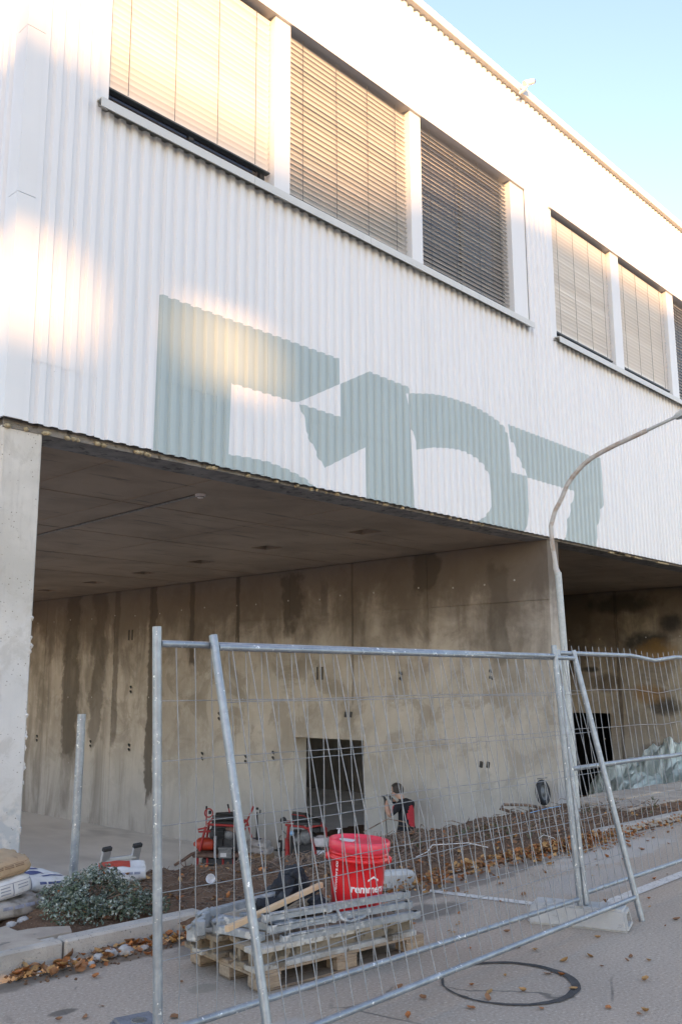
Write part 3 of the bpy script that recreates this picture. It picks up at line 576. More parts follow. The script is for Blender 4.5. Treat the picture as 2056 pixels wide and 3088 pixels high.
def fence(name_label, BL, TL, BR, TR, rails, hz, nv, over=0.0, kink=None, dent=None, seed=1, posts=(1, 1), mid=None):
    BL, TL, BR, TR = map(Vector, (BL, TL, BR, TR)); r2 = random.Random(seed)
    F = thing('mesh_fence', tuple((BL+BR)/2), name_label, 'fence', 'steel mesh site fence panels')
    nrm = (BR-BL).cross(TL-BL).normalized()
    def P(u, v, off=0):                       # v in metres along the post
        a = BL+(TL-BL)*((v-BL.z)/(TL.z-BL.z)); b = BR+(TR-BR)*((v-BR.z)/(TR.z-BR.z)); p = a+(b-a)*u+nrm*off
        if dent: p.z -= dent[1]*max(0, 1-abs(u-dent[0])/dent[2])*min(1, v/1.6)**3
        return p
    for (b, t, on) in ((BL, TL, posts[0]), (BR, TR, posts[1])):
        if on:
            mb = MB(); mb.tube([b, b+(t-b)*.3, b+(t-b)*.6, t], .0205, 14); mb.build('post', 'galvanised', F)
    for v in rails:
        mb = MB(); n = 24; mb.tube([P(.006+.988*k/n, v) for k in range(n+1)], .0165, 10); mb.build('rail', 'galvanised', F)
    for v in hz:
        n = nv; ph = r2.random()*9; mb = MB(); mb.tube([P(.006+.988*k/n, v+.003*math.sin(k*.35+ph)+r2.gauss(0, .0008), -.004) for k in range(n+1)], .0022, 5); mb.build('cross_wire', 'wire_zinc', F)
    for k in range(1, nv):
        u = k/nv; mb = MB(); lo, hi = rails[0], rails[-1]+over; pts = []; a = r2.gauss(0, .0055); b = r2.gauss(0, .005); bow = r2.gauss(0, .006)
        kk = kink(u) if kink else 0
        for j in range(10):
            t = j/9; v = lo+(hi-lo)*t; W = (BR-BL).length
            du = (a*math.sin(t*math.pi)+b*math.sin(2*t*math.pi)+r2.gauss(0, .0012))/W
            du += kk*max(0, 1-abs(t-.45)/.2)/W
            if t > .86 and r2.random() < .25: du += r2.gauss(0, .006)/W
            pts.append(P(u+du, v, bow*math.sin(t*math.pi)+.0035))
        mb.tube(pts, .0026, 5); mb.build('vertical_wire', 'wire_zinc', F)
    return F
fence('upright galvanised mesh fence panel at the back of the overlapping pair', (2.50, 3.35, .04), (2.50, 3.45, 1.85), (5.81, 3.25, .14), (5.885, 3.40, 1.85), [.18, 1.775], [.45, .72, .99, 1.26, 1.52], 33, seed=4)
kinkf = lambda u: .055*math.exp(-((u-.395)/.05)**2)+.03*math.exp(-((u-.22)/.03)**2)
fence('galvanised mesh fence panel leaning forward over the street', (2.80, 2.97, .0), (2.80, 3.42, 1.82), (6.235, 3.03, .0), (6.19, 3.42, 1.82), [.15, 1.764], [.43, .70, .97, 1.24, 1.51], 33, kink=kinkf, seed=9)
fence('mesh fence panel with dented top rail right of the concrete foot', (5.86, 3.235, .14), (5.98, 3.43, 1.82), (9.4, 3.20, .06), (9.4, 3.42, 1.86), [.21, 1.0, 1.80], [.47, .73, 1.26, 1.53], 33, over=.055, dent=(.46, .035, .12), seed=12, mid=1)
# spring clip hanging where the three panels meet
mb = MB(); mb.tube([(5.93, 3.40, 1.74), (5.95, 3.39, 1.66), (5.955, 3.385, 1.58), (5.965, 3.385, 1.50)], .005, 5); mb.tube([(5.93, 3.40, 1.74), (5.955, 3.40, 1.70), (5.95, 3.385, 1.56)], .004, 5)
tag(mb.build('wire_clip', 'wire_zinc'), 'bent wire clip hanging from the joint of the fence panels', 'clip')

def foot(loc, rotz, mat, label):
    bm = bmesh.new(); bmesh.ops.create_cube(bm, size=1)
    for v in bm.verts:
        t = .5+v.co.z; v.co = Vector((v.co.x*(.66-.05*t), v.co.y*(.235-.045*t), (v.co.z+.5)*.135))
    bmesh.ops.bevel(bm, geom=bm.edges[:], offset=.014, segments=2, affect='EDGES'); bm.normal_update()
    ends = sorted(bm.faces, key=lambda f: -abs(f.normal.x)*f.calc_area() if abs(f.normal.x) > .9 else 0)[:2]
    for f in ends:
        c = f.calc_center_median(); r_ = bmesh.ops.inset_individual(bm, faces=[f], thickness=.028)
        e = bmesh.ops.extrude_face_region(bm, geom=[f]); vv = [x for x in e['geom'] if isinstance(x, bmesh.types.BMVert)]
        for x in vv: x.co.x -= math.copysign(.05, c.x)
        bmesh.ops.delete(bm, geom=[f], context='FACES') if f.is_valid else None
    tops = [f for f in bm.faces if f.normal.z > .9]
    bm.normal_update(); T = thing('fence_weight', loc, label, 'fence foot', None, rotz)
    me = bpy.data.meshes.new('block'); bm.to_mesh(me); bm.free(); me.materials.append(MATS[mat]); link('block', me, T)
    for sx in (-.20, 0, .20):
        mb = MB(); mb.lathe([(.024, .118), (.028, .138), (.034, .1385), (.034, .134)], (sx, 0, 0), n=14); mb.lathe([(0.0, .1365), (.024, .1365)], (sx, 0, 0), n=14); mb.build('tube_socket', 'machine_grey' if mat == 'block_dark' else 'block_concrete', T, True)
    return T
foot((5.885, 3.30, 0), math.atan2(-.59, .20), 'block_concrete', 'pale concrete fence foot holding the fence posts on the street')
foot((2.57, 3.47, .0), R(75), 'block_dark', 'dark grey fence foot under the left fence post')

# galvanised post standing in the bed
PT = thing('steel_post', (4.10, 6.64, .05), 'short galvanised steel post standing upright behind the shrub', 'post')
mb = MB(); mb.tube([(4.10, 6.64, -.1), (4.115, 6.645, 1.36)], .033, 16); mb.build('tube', 'galvanised', PT)

# roof camera
SC = thing('security_camera', (13.05, YP-.1, 12.02), 'small white camera on a bracket at the roof edge', 'camera')
mb = MB(); mb.tube([(13.05, YP-.09, 11.9), (13.05, YP-.2, 11.93), (13.05, YP-.26, 12.0)], .03, 8); mb.build('bracket', 'white_trim', SC)
mb = MB(); mb.tube([(13.0, YP-.22, 12.01), (13.17, YP-.30, 12.10)], .05, 12); mb.build('housing', 'white_trim', SC)
mb = MB(); mb.tube([(13.17, YP-.30, 12.10), (13.19, YP-.31, 12.11)], .042, 12); mb.build('lens', 'machine_black', SC)
SD = thing('smoke_detector', (7.2, 9.1, 3.95), 'round white smoke detector on the concrete ceiling', 'detector')
mb = MB(); mb.lathe([(0, -.055), (.035, -.05), (.042, -.032), (.06, -.03), (.068, -.015), (.068, .01)], (7.2, 9.1, 3.955), n=18); mb.build('housing', 'plaster_residue', SD)
mb = MB(); mb.torus((7.2, 9.1, 3.92), .045, .006, n=18, k=6); mb.build('vent_ring', 'machine_grey', SD)
# ================================================================== PALLET AND ITS LOAD
PR = -.1356
PL = thing('pallet', (3.5, 3.847, 0), 'wooden pallet on the street carrying beams and steel rails', 'pallet', None, PR)
def pb(p0, p1, name, m, par, ch=.003):
    mb = MB(); mb.b2(p0, p1, ch); return mb.build(name, m, par, True)
H0 = .105
for y in (0, .29, .60): pb((.01, y, .002), (1.19, y+.10, .016), 'bottom_board', 'pallet_wood_stain', PL)
for x in (0, .53, 1.06):
    for y in (0, .285, .595): pb((x, y, .0165), (x+.145, y+.105, .072), 'block', 'pallet_wood', PL, .004)
    pb((x, 0, .0725), (x+.145, .70, .0885), 'stringer_board', 'pallet_wood', PL)
for k in range(5):
    y = k*.1475; pb((-.004, y, .089), (1.204, y+.11, H0), 'deck_board', 'pallet_wood', PL)
def wl(p): 
    c, s_ = math.cos(PR), math.sin(PR); return (3.5+p[0]*c-p[1]*s_, 3.847+p[0]*s_+p[1]*c, p[2])
beams = [(-.03, -.005, 1.17, 'beam_wood', 0), (-.02, .112, 1.1, 'beam_wood_dark', .006), (.03, .232, 1.15, 'beam_wood_dark', -.01), (-.05, .345, 1.12, 'beam_wood_dark', .008), (-.07, .462, 1.15, 'beam_wood', -.004), (-.05, .58, 1.15, 'beam_wood_dark', .0)]
words = ['front formwork beam with a pale cement crust on the pallet', 'brown formwork beam second from the front on the pallet', 'brown formwork beam third from the front on the pallet', 'brown formwork beam fourth from the front on the pallet', 'pale formwork beam second from the back of the pallet', 'brown formwork beam at the back edge of the pallet']
for (x, y, L, m, a), lab in zip(beams, words):
    T = thing('formwork_beam', wl((x, y, H0+.0006)), lab, 'beam', 'beams stacked on the pallet', PR+a)
    pb((0, 0, 0), (L, .105, .028), 'flange', m, T, .004); pb((0, 0, .087), (L, .105, .115), 'flange', m, T, .004)
    pb((0.004, .038, .0285), (L-.004, .067, .0865), 'web', 'beam_wood_dark', T, 0)
ZT = H0+.117
def rail(a, b, label, m='scaffold_zinc', sz=.034):
    A, Bv = Vector(wl(a)), Vector(wl(b)); T = thing('steel_rail', tuple(A), label, 'steel rail', 'galvanised rails stacked on the beams'); dv = Bv-A; d = dv.normalized()
    s_ = Vector((0, 0, 1)).cross(d).normalized(); u = d.cross(s_)
    mb = MB(); mb.bar(A, Bv, sz, .006); 
    for k in (-1, 1): mb.bar(A+s_*k*(sz/2-.003)-u*.021, Bv+s_*k*(sz/2-.003)-u*.017, .006, .028)
    mb.build('channel', m, T)
    for t in (.02, .97):
        mb = MB(); p = A+dv*t; mb.box(p-u*.018, (.045, sz+.012, .042), Matrix((d, s_, u)).transposed(), .004); mb.build('end_bracket', m, T)
    mb = MB(); p = A+dv*.42-u*.02; mb.box(p, (.03, sz+.016, .040), Matrix((d, s_, u)).transposed(), .004); mb.build('clamp', m, T); return T
rail((.17, .03, .253), (1.12, -.045, .253), 'lowest of the three front steel rails on the beams')
rail((.12, .085, .303), (1.10, .0, .303), 'middle one of the three front steel rails on the beams')
rail((.11, .125, .353), (1.11, .03, .353), 'topmost of the three front steel rails below the red bucket')
mb = MB(); mb.tube([wl((.56, .04, .33)), wl((.57, .01, .28)), wl((.61, -.015, .265)), wl((.69, -.02, .275)), wl((.72, -.02, .28))], .009, 8)
tag(mb.build('hook_bolt', 'scaffold_zinc'), 'bent galvanised hook lying across the front rails', 'hook')
T = thing('steel_trestle', wl((-.05, .4, ZT)), 'galvanised steel frame with clamps at the left end of the pallet', 'steel frame', None, PR)
c_, s_ = 0, 0
def fr(a, b, wd=.04, ht=.04, name='bar'):
    mb = MB(); o0 = Vector((-.05, .4, ZT)); mb.bar(Vector(a)-o0, Vector(b)-o0, wd, ht, ch=.003); return mb.build(name, 'scaffold_zinc', T, True)
fr((-.07, .45, .325), (.62, .54, .345)); fr((.0, .48, .295), (.16, .13, .285)); fr((-.02, .40, .255), (.09, .09, .250)); fr((.20, .48, .275), (.37, .13, .265), .035, .035)
for (x, y, z, a) in [(-.07, .45, .30, .3), (-.11, .42, .27, -.2), (-.02, .48, .29, .1), (.0, .40, .26, .2), (-.13, .45, .24, .5)]:
    mb = MB(); o0 = Vector((-.05, .4, ZT)); mb.box(Vector((x, y, z))-o0, (.055, .065, .085), Matrix.Rotation(a, 3, 'Z'), .008); mb.tube([Vector((x-.05, y-.01, z+.03))-o0, Vector((x+.03, y, z+.05))-o0], .012, 8); mb.build('clamp', 'scaffold_zinc', T, True)
BT = thing('wooden_batten', wl((-.12, .08, .32)), 'fresh orange wooden batten lying across the steel rails', 'batten')
mb = MB(); mb.bar(wl((-.14, .10, .325)), wl((.70, .36, .395)), .026, .030, ch=.002); mb.build('stick', 'fresh_batten', BT)
mb = MB(); mb.bar(wl((.36, .24, .30)), wl((.76, .42, .34)), .05, .05, ch=.002); tag(mb.build('wooden_plank', 'beam_wood_dark'), 'short brown plank below the orange batten beside the bucket', 'plank')

# red bucket with lid
BK = thing('bucket', (4.475, 4.045, .2225), 'closed red plastic bucket with white lettering standing on the pallet', 'bucket', None, 0)
BK.rotation_euler = (R(-1.5), R(3.0), R(0))
bx = Matrix.Rotation(math.atan2(-.73, .68), 3, 'Z')      # local x points right as seen from the street
ax = rt.copy(); tilt = Matrix.Rotation(R(4.2), 3, Vector((fw.x, fw.y, 0)).normalized())
BK.rotation_euler = tilt.to_euler()
S = 1.10; HB = .40
def rb(h): return S*(.138+.024*h/HB)
mb = MB(); prof = [(0, .004), (S*.128, 0), (S*.137, .006)]+[(rb(h), h) for h in (.02, .1, .2, .295)]+[(rb(.295)+.010, .297), (rb(.31)+.013, .316), (rb(.31)+.004, .319), (rb(.32)+.004, .332), (rb(.33)+.012, .335), (rb(.33)+.012, .343), (rb(.34)+.002, .347), (rb(.36)+.002, .365)]
mb.lathe(prof, n=48); mb.build('body', 'bucket_red', BK, True)
mb = MB(); rl = rb(.37)+.014; mb.lathe([(rl-.004, .355), (rl, .359), (rl, .412), (rl-.006, .418), (rl-.014, .417), (rl-.018, .400), (rl-.03, .396), (0, .396)], n=48); lid = mb.build('lid', 'bucket_lid', BK, True)
mb = MB(); pol = []
for k in range(14):
    a = 2*math.pi*k/14; pol.append((.05*math.cos(a)*(1+.15*math.sin(3*a)), .060*math.sin(a)*(1+.2*math.cos(2*a+1))))
cc = rt*(-.075)+Vector((fw.x, fw.y, 0)).normalized()*(.045)
mb.prism([(cc.x+p[0]*rt.x+p[1]*fw.x, cc.y+p[0]*rt.y+p[1]*fw.y) for p in pol], .3965, .398); mb.build('residue_patch', 'plaster_residue', lid, True)
for sg in (-1, 1):
    mb = MB(); p = rt*sg*(rb(.31)+.012); mb.lathe([(0, .022), (.016, .02), (.03, -.004)], (p.x, p.y, .305), (rt.x*sg, rt.y*sg, 0), 10); mb.build('handle_lug', 'bucket_red', BK, True)
mb = MB(); tr = (-rt*1.0); nn = 20; pts = []
for k in range(nn+1):
    a = math.pi*k/nn; q = rt*math.cos(a)*-1+Vector((fw.x, fw.y, 0)).normalized()*-math.sin(a); rr = rb(.2)+.014; pts.append((q.x*rr, q.y*rr, .305+.02*math.sin(a)))
mb.tube(pts, .0035, 6); mb.build('handle', 'bucket_red', BK, True)
def wrap_text(txt, size, u0, h0, rot90=False, extra=.0):
    cu = bpy.data.curves.new('lettering', 'FONT'); cu.body = txt; cu.size = size; cu.offset = extra; cu.resolution_u = 3; cu.space_character = 1.0
    to = bpy.data.objects.new('lettering_tmp', cu); COL.objects.link(to); dg = bpy.context.evaluated_depsgraph_get(); dg.update(); me = bpy.data.meshes.new_from_object(to.evaluated_get(dg))
    COL.objects.unlink(to); bpy.data.objects.remove(to)
    bm = bmesh.new(); bm.from_mesh(me)
    bmesh.ops.triangulate(bm, faces=bm.faces[:])
    for _ in range(1): bmesh.ops.subdivide_edges(bm, edges=[e for e in bm.edges if e.calc_length() > .02], cuts=2)
    toward = -Vector((fw.x, fw.y, 0)).normalized()
    for v in bm.verts:
        x, y = v.co.x, v.co.y
        if rot90: x, y = -y, x
        h = h0+y; r_ = rb(h)+.0012; a = (u0+x)/r_
        q = toward*math.cos(a)+rt*math.sin(a); v.co = Vector((q.x*r_, q.y*r_, h))
    bm.to_mesh(me); bm.free(); me.materials.append(MATS['print_white']); me.name = 'lettering'; return link('lettering', me, BK)
wrap_text("remmers", .064, -.042, .132, extra=.0017)
wrap_text("remmers.com", .038, -.142, .112, True, .0006)
mb = MB(); toward = -Vector((fw.x, fw.y, 0)).normalized()
def cyl(u, h): 
    r_ = rb(h)+.0012; a = u/r_; q = toward*math.cos(a)+rt*math.sin(a); return Vector((q.x*r_, q.y*r_, h))
for (p, q) in [((.062, .196), (.100, .217)), ((.100, .217), (.138, .196))]:
    n = 4
    V = [cyl(p[0]+(q[0]-p[0])*t/n, p[1]+(q[1]-p[1])*t/n) for t in range(n+1)]+[cyl(p[0]+(q[0]-p[0])*t/n, p[1]+(q[1]-p[1])*t/n+.011) for t in range(n+1)]
    mb.add(V, [(t, t+1, n+2+t, n+1+t) for t in range(n)])
mb.build('roof_logo', 'print_white', BK, True)

# ------------------------------------------------------------------ crumpled things
def crumple(name, mat, c, rad, amp, freq, label, cat, seed=0, sub=5, flat=None, rotz=0, ridge=.5, parent=None):
    bm = bmesh.new(); bmesh.ops.create_icosphere(bm, subdivisions=sub, radius=1)
    for v in bm.verts:
        n_ = v.co.normalized(); q = n_*freq+Vector((seed*7.3, seed*3.1, seed))
        f = 1+amp*mnoise.fractal(q, 1.0, 2.0, 5)+ridge*amp*(abs(mnoise.noise(q*2.3))-.3)
        v.co = Vector((n_.x*rad[0], n_.y*rad[1], n_.z*rad[2]))*f
        if flat is not None and v.co.z < flat: v.co.z = flat+(v.co.z-flat)*.05
    me = bpy.data.meshes.new(name); bm.to_mesh(me); bm.free(); me.materials.append(MATS[mat])
    for p in me.polygons: p.use_smooth = True
    o = link(name, me, parent); o.location = c; o.rotation_euler = (0, 0, rotz)
    if label: tag(o, label, cat)
    return o
JK = thing('jacket', wl((.56, .58, ZT+.02)), 'crumpled black jacket draped over the beams behind the bucket', 'jacket')
crumple('cloth', 'black_cloth', (.03, -.0, .08), (.22, .10, .10), .5, 1.4, None, None, 3, 4, -.08, .75, 1.0, JK)
crumple('sleeve', 'black_cloth', (.12, .0, .15), (.13, .08, .075), .45, 1.5, None, None, 5, 4, None, .9, 1.0, JK)
crumple('sleeve', 'black_cloth', (-.17, -.06, .05), (.14, .07, .05), .45, 1.6, None, None, 8, 4, None, .3, 1.0, JK)
crumple('hem', 'black_cloth', (.02, -.22, .06), (.13, .10, .06), .4, 1.6, None, None, 9, 4, None, .3, 1.0, JK)

def sack(name, c, dims, mat, label, group=None, rot=(0, 0, 0), seed=1, prints=(), cat='bag'):
    T = thing(name, c, label, cat, group, rot=rot); X, Y, Z = dims
    bm = bmesh.new(); bmesh.ops.create_cube(bm, size=1); bmesh.ops.subdivide_edges(bm, edges=bm.edges[:], cuts=9, use_grid_fill=True)
    for v in bm.verts:
        x, y, z = v.co*2; ex = 1-.10*abs(y)**4-.04*abs(z)**2; 
        px, py = x*X/2*ex, y*Y/2*(1-.08*abs(x)**4-.10*abs(z)**3); pillow = (1-abs(x)**6*.22)*(1-abs(y)**6*.22); pz = z*Z/2*pillow
        q = Vector((px*9, py*9, pz*9+seed*5)); f = .012*mnoise.fractal(q, 1, 2, 3)+.010*abs(mnoise.noise(q*1.9))
        v.co = Vector((px+f*x, py+f*y, Z/2+pz+f*(z if z > 0 else 0)))
    me = bpy.data.meshes.new('sack_body'); bm.to_mesh(me); me.materials.append(MATS[mat])
    for p in me.polygons: p.use_smooth = True
    b = link('sack_body', me, T)
    from mathutils.bvhtree import BVHTree
    tree = BVHTree.FromBMesh(bm)
    for (face, pts, m) in prints:              # flat print laid on the sack's own surface
        for (u0, v0, u1, v1) in pts:
            mb = MB(); V = []
            nu = max(2, int(abs(u1-u0)*10)); nv = max(2, int(abs(v1-v0)*10))
            for i in range(nu+1):
                for j in range(nv+1):
                    u, v = u0+(u1-u0)*i/nu, v0+(v1-v0)*j/nv
                    if face == 'top': o_, d_ = Vector((u*X/2, v*Y/2, Z*2)), Vector((0, 0, -1))
                    elif face == 'front': o_, d_ = Vector((u*X/2, -Y*2, Z/2+v*Z/2)), Vector((0, 1, 0))
                    else: o_, d_ = Vector((-X*2, u*Y/2, Z/2+v*Z/2)), Vector((1, 0, 0))
                    h = tree.ray_cast(o_, d_); V.append((h[0] if h[0] else o_+d_*Y)-d_*.0025)
            mb.add(V, [(i*(nv+1)+j, (i+1)*(nv+1)+j, (i+1)*(nv+1)+j+1, i*(nv+1)+j+1) for i in range(nu) for j in range(nv)], True); mb.build('print', m, b, True)
    bm.free(); return T
txt = lambda y0, n, x0=-.7, x1=.6, h=.07: [(x0+(x1-x0)*(k % 4)/4, y0-.16*(k//4), x0+(x1-x0)*(k % 4+.82)/4, y0-.16*(k//4)+h) for k in range(n)]
grid = [(-.92, -.55, -.88, .6), (-.55, -.6, -.52, .6), (-.25, -.6, -.22, .6), (.25, -.6, .28, .6), (.86, -.6, .90, .6), (-.92, .56, .9, .62), (-.92, -.62, .9, -.56)]
sack('paper_bag', (3.10, 6.08, .345), (.50, .34, .125), 'bag_tan', 'tan paper sack on top of the bags by the column', 'builder sacks at the foot of the column', (R(4), R(-5), R(6)), 2, [('front', txt(.35, 8, -.5, .75, .1), 'ink_brown'), ('front', [(-.8, .5, .85, .54), (-.8, -.4, .85, -.37)], 'ink_brown')])
sack('white_bag', (3.11, 6.04, .215), (.50, .33, .13), 'bag_white', 'white printed sack directly under the tan paper sack', 'builder sacks at the foot of the column', (R(0), R(-4), R(10)), 4, [('front', grid, 'ink_grey'), ('front', [(-.12, .25, .18, .36), (-.12, -.05, .18, .06), (-.12, -.35, .18, -.24), (.40, .25, .75, .34), (.40, -.05, .75, .04)], 'ink_grey'), ('front', [(-.48, -.2, -.30, .35)], 'ink_red')])
sack('white_bag', (3.16, 6.05, .10), (.60, .40, .115), 'bag_dirty', 'dirty flat sack at the bottom of the bag pile', 'builder sacks at the foot of the column', (0, 0, R(4)), 6, [('front', txt(.2, 4, -.2, .9, .35), 'ink_grey')])
sack('white_bag', (3.60, 6.36, .17), (.50, .34, .10), 'bag_white', 'white sack with blue print lying behind the shrub', 'builder sacks at the foot of the column', (R(10), R(8), R(24)), 8, [('top', [(-.9, -.2, .2, .15), (-.8, .35, .4, .5), (-.2, -.6, .8, -.45)], 'ink_blue'), ('front', txt(.3, 4, -.6, .8, .3), 'ink_blue')])
sack('cement_bag', (4.44, 6.50, .085), (.38, .26, .11), 'bag_white', 'white sack with a large red panel lying before the ladder', None, (R(6), R(0), R(-32)), 11, [('top', [(-.92, -.55, .35, .9)], 'ink_red'), ('front', txt(.2, 4, -.4, .8, .3), 'ink_grey')])

# ladder reaching out of the pit
LD = thing('ladder', (4.6, 7.0, -1.9), 'aluminium ladder whose top sticks out of the pit', 'ladder')
ta, tb = Vector((4.45, 6.72, .285)), Vector((4.75, 6.73, .275)); dn = Vector((.10, .80, -2.17))
for t in (ta, tb):
    mb = MB(); mb.bar(t, t+dn, .028, .075, (1, 0, 0), .003); mb.build('stile', 'alu', LD)
    mb = MB(); mb.bar(t-dn.normalized()*.012, t+dn.normalized()*.02, .034, .08, (1, 0, 0), .004); mb.build('end_cap', 'rubber', LD)
for k in range(7):
    mb = MB(); q = dn*((.10+.27*k)/dn.length); mb.bar(ta+q, tb+q, .03, .03, ch=.003); mb.build('rung', 'alu', LD)

# ------------------------------------------------------------------ shrub
SHB = thing('shrub', (3.62, 5.66, .08), 'low grey-green shrub spreading over the kerbside bed', 'shrub')
def ell(r2):
    while True:
        p = Vector((r2.uniform(-1, 1), r2.uniform(-1, 1), r2.uniform(-.35, 1)))
        if .55 < p.length < 1: return p
r2 = random.Random(21); mb = MB(); lobes = [(.03, 0, .12, .28, .24, .21), (.24, -.05, .11, .22, .2, .17), (-.20, .08, .09, .20, .2, .14), (.05, .10, .20, .16, .16, .14), (-.04, -.18, .08, .24, .17, .14), (.38, -.02, .09, .17, .16, .13)]
for k in range(7200):
    L = lobes[r2.choices(range(6), (5, 3, 3, 2.2, 3, 2))[0]]; p = ell(r2); q = rt*(L[0]+p.x*L[3])+Vector((fw.x, fw.y, 0))*(L[1]+p.y*L[4]); q.z = max(.015, L[2]+p.z*L[5])
    if mnoise.noise(q*7+Vector((3, 1, 2))) < -.30: continue
    q += Vector((3.62, 5.66, .06)); nrm = (p+Vector((r2.gauss(0, .6), r2.gauss(0, .6), r2.gauss(.4, .6)))).normalized(); a = nrm.orthogonal().normalized(); a = Matrix.Rotation(r2.uniform(0, 6.28), 3, nrm) @ a; b = nrm.cross(a); s_ = r2.uniform(.007, .0135)
    mb.add([q-a*s_*1.3, q-b*s_*.7+nrm*.001, q+a*s_*1.3, q+b*s_*.7+nrm*.001], [(0, 1, 2, 3)])
tag(mb.build('foliage', 'foliage_grey', SHB))
mb = MB()
for k in range(70):
    a = r2.uniform(0, 6.28); L = lobes[r2.randrange(6)]; p = ell(r2); e = rt*(L[0]+p.x*L[3])+Vector((fw.x, fw.y, 0))*(L[1]+p.y*L[4]); e.z = max(.03, L[2]+p.z*L[5]); e += Vector((3.62, 5.66, .06)); o_ = Vector((3.62+r2.gauss(0, .12), 5.66+r2.gauss(0, .08), .05))
    mb.tube([o_, (o_+e)/2+Vector((0, 0, .03)), e], [.005, .004, .002], 4)
mb.build('stems', 'twig', SHB)

# ================================================================== IN THE PIT
RZ = math.atan2(rt.y, rt.x)                 # local x runs to the right as seen from the street, y away
PF = -1.9
def machine_one():
    T = thing('plaster_pump', (12.22, 14.48, PF), 'red and black engine pump with a round tank before the dividing wall', 'machine', 'red site machines in the pit', RZ-.0)
    k = .00122
    def q(cx, cy, y=0): return Vector(((cx-650)*k, y, (1195-cy)*k))
    def part(name, mat, fn): mb = MB(); fn(mb); return mb.build(name, mat, T, True)
    part('base_plate', 'machine_rust', lambda m: (m.box(q(600, 1000), (.95, .55, .07), None, .02)))
    for cx, y in ((285, -.2), (432, -.22), (665, -.2), (825, -.2), (432, .22), (825, .22)): part('leg', 'red_paint', lambda m: m.tube([q(cx, 1010, y), q(cx, 1195, y)], .022, 8))
    part('tank', 'orange_paint', lambda m: m.lathe([(0, 0), (.035, .01), (.045, .03), (.10, .09), (.115, .12), (.115, .36), (.09, .385), (0, .39)], q(197, 860, -.05), (1, 0, 0), 20))
    part('engine', 'machine_black', lambda m: (m.box(q(555, 800, .05), (.26, .34, .34), None, .03), m.box(q(500, 690, -.10), (.12, .2, .16), None, .02), [m.box(q(590, 640+22*i, -.08), (.18, .24, .012), None, 0) for i in range(7)], m.box(q(790, 800, .0), (.34, .34, .40), None, .03), m.box(q(600, 1100, .0), (.62, .4, .14), None, .02), m.box(q(640, 560, .1), (.42, .3, .12), None, .02)))
    part('blower', 'machine_grey', lambda m: (m.lathe([(0, -.03), (.05, -.035), (.085, -.02), (.095, .03), (.11, .06), (.11, .12)], q(745, 720, -.16), (0, 1, 0), 18),))
    part('shroud', 'machine_rust', lambda m: m.box(q(800, 640, -.06), (.26, .26, .10), Matrix.Rotation(.25, 3, 'Y'), .02))
    part('exhaust', 'alu', lambda m: m.tube([q(552, 720, -.28), q(552, 1030, -.28)], [.028, .024], 12))
    bt = part('battery', 'machine_grey', lambda m: (m.box(q(712, 960, -.30), (.24, .16, .16), None, .01), m.box(q(712, 885, -.30), (.26, .18, .04), None, .008)))
    mb = MB(); mb.b2(tuple(q(640, 1000, -.384)), tuple(q(730, 945, -.382))); mb.build('sticker', 'bag_white', bt, True)
    part('frame', 'red_paint', lambda m: (m.tube([q(430, 555, -.24), q(850, 580, -.24), q(960, 585, -.2)], .022, 8), m.tube([q(430, 555, .24), q(960, 580, .24)], .022, 8), m.tube([q(430, 555, -.24), q(490, 480, -.2), q(500, 480, .2), q(430, 555, .24)], .018, 8),
         m.tube([q(400, 590, -.2), q(370, 700, -.22), q(310, 940, -.2)], .024, 8), m.tube([q(400, 590, .2), q(350, 940, .2)], .024, 8), m.tube([q(960, 585, -.2), q(980, 1010, -.2)], .022, 8)))
    part('hose_ring', 'red_paint', lambda m: (m.torus(q(425, 405, -.1), .075, .012, (0, 1, 0), 20, 6),))
    part('handle_loop', 'red_paint', lambda m: m.tube([q(470, 660, -.2), q(300, 660, -.25), q(285, 625, -.25), q(380, 610, -.22)], .016, 8))
    part('hose_roll', 'machine_black', lambda m: (m.tube([q(490, 480, -.12), q(830, 475, -.12)], .055, 10), m.tube([q(520, 465, .06), q(820, 450, .06)], .06, 10), m.tube([q(600, 425, -.05), q(800, 425, -.05)], .02, 8), m.tube([q(480, 620, -.1), q(740, 610, -.1)], .045, 10)))
    part('pull_bar', 'red_paint', lambda m: (m.tube([q(1010, 520, -.1), q(1105, 310, -.1)], .018, 8), m.tube([q(1005, 520, -.1), q(1080, 765, -.1)], .018, 8), m.tube([q(960, 510, -.1), q(1010, 525, -.1)], .022, 8), m.tube([q(1000, 570, -.1), q(975, 660, -.1)], .016, 8)))
    part('lever', 'red_paint', lambda m: (m.tube([q(735, 420, 0), q(703, 295, 0)], .013, 8), m.tube([q(392, 590, -.1), q(390, 320, -.1)], .012, 8)))
    part('lever_grip', 'rubber', lambda m: (m.tube([q(718, 350, 0), q(702, 288, 0)], .017, 8), m.tube([q(390, 350, -.1), q(390, 305, -.1)], .017, 8), m.box(q(445, 395, -.1), (.05, .05, .06), None, .008)))
    part('hose', 'machine_rust', lambda m: (m.tube([q(300, 950, -.2), q(200, 975, -.28), q(90, 1050, -.3), q(-10, 1110, -.25), q(-60, 1150, -.1)], .028, 8), m.tube([q(170, 1000, -.3), q(60, 1080, -.4), q(160, 1170, -.45), q(330, 1180, -.4)], .010, 6), m.tube([q(110, 1040, -.3), q(150, 1130, -.5), q(320, 1165, -.5)], .008, 6)))
    return T
machine_one().scale = (1.05, 1.05, 1.05)
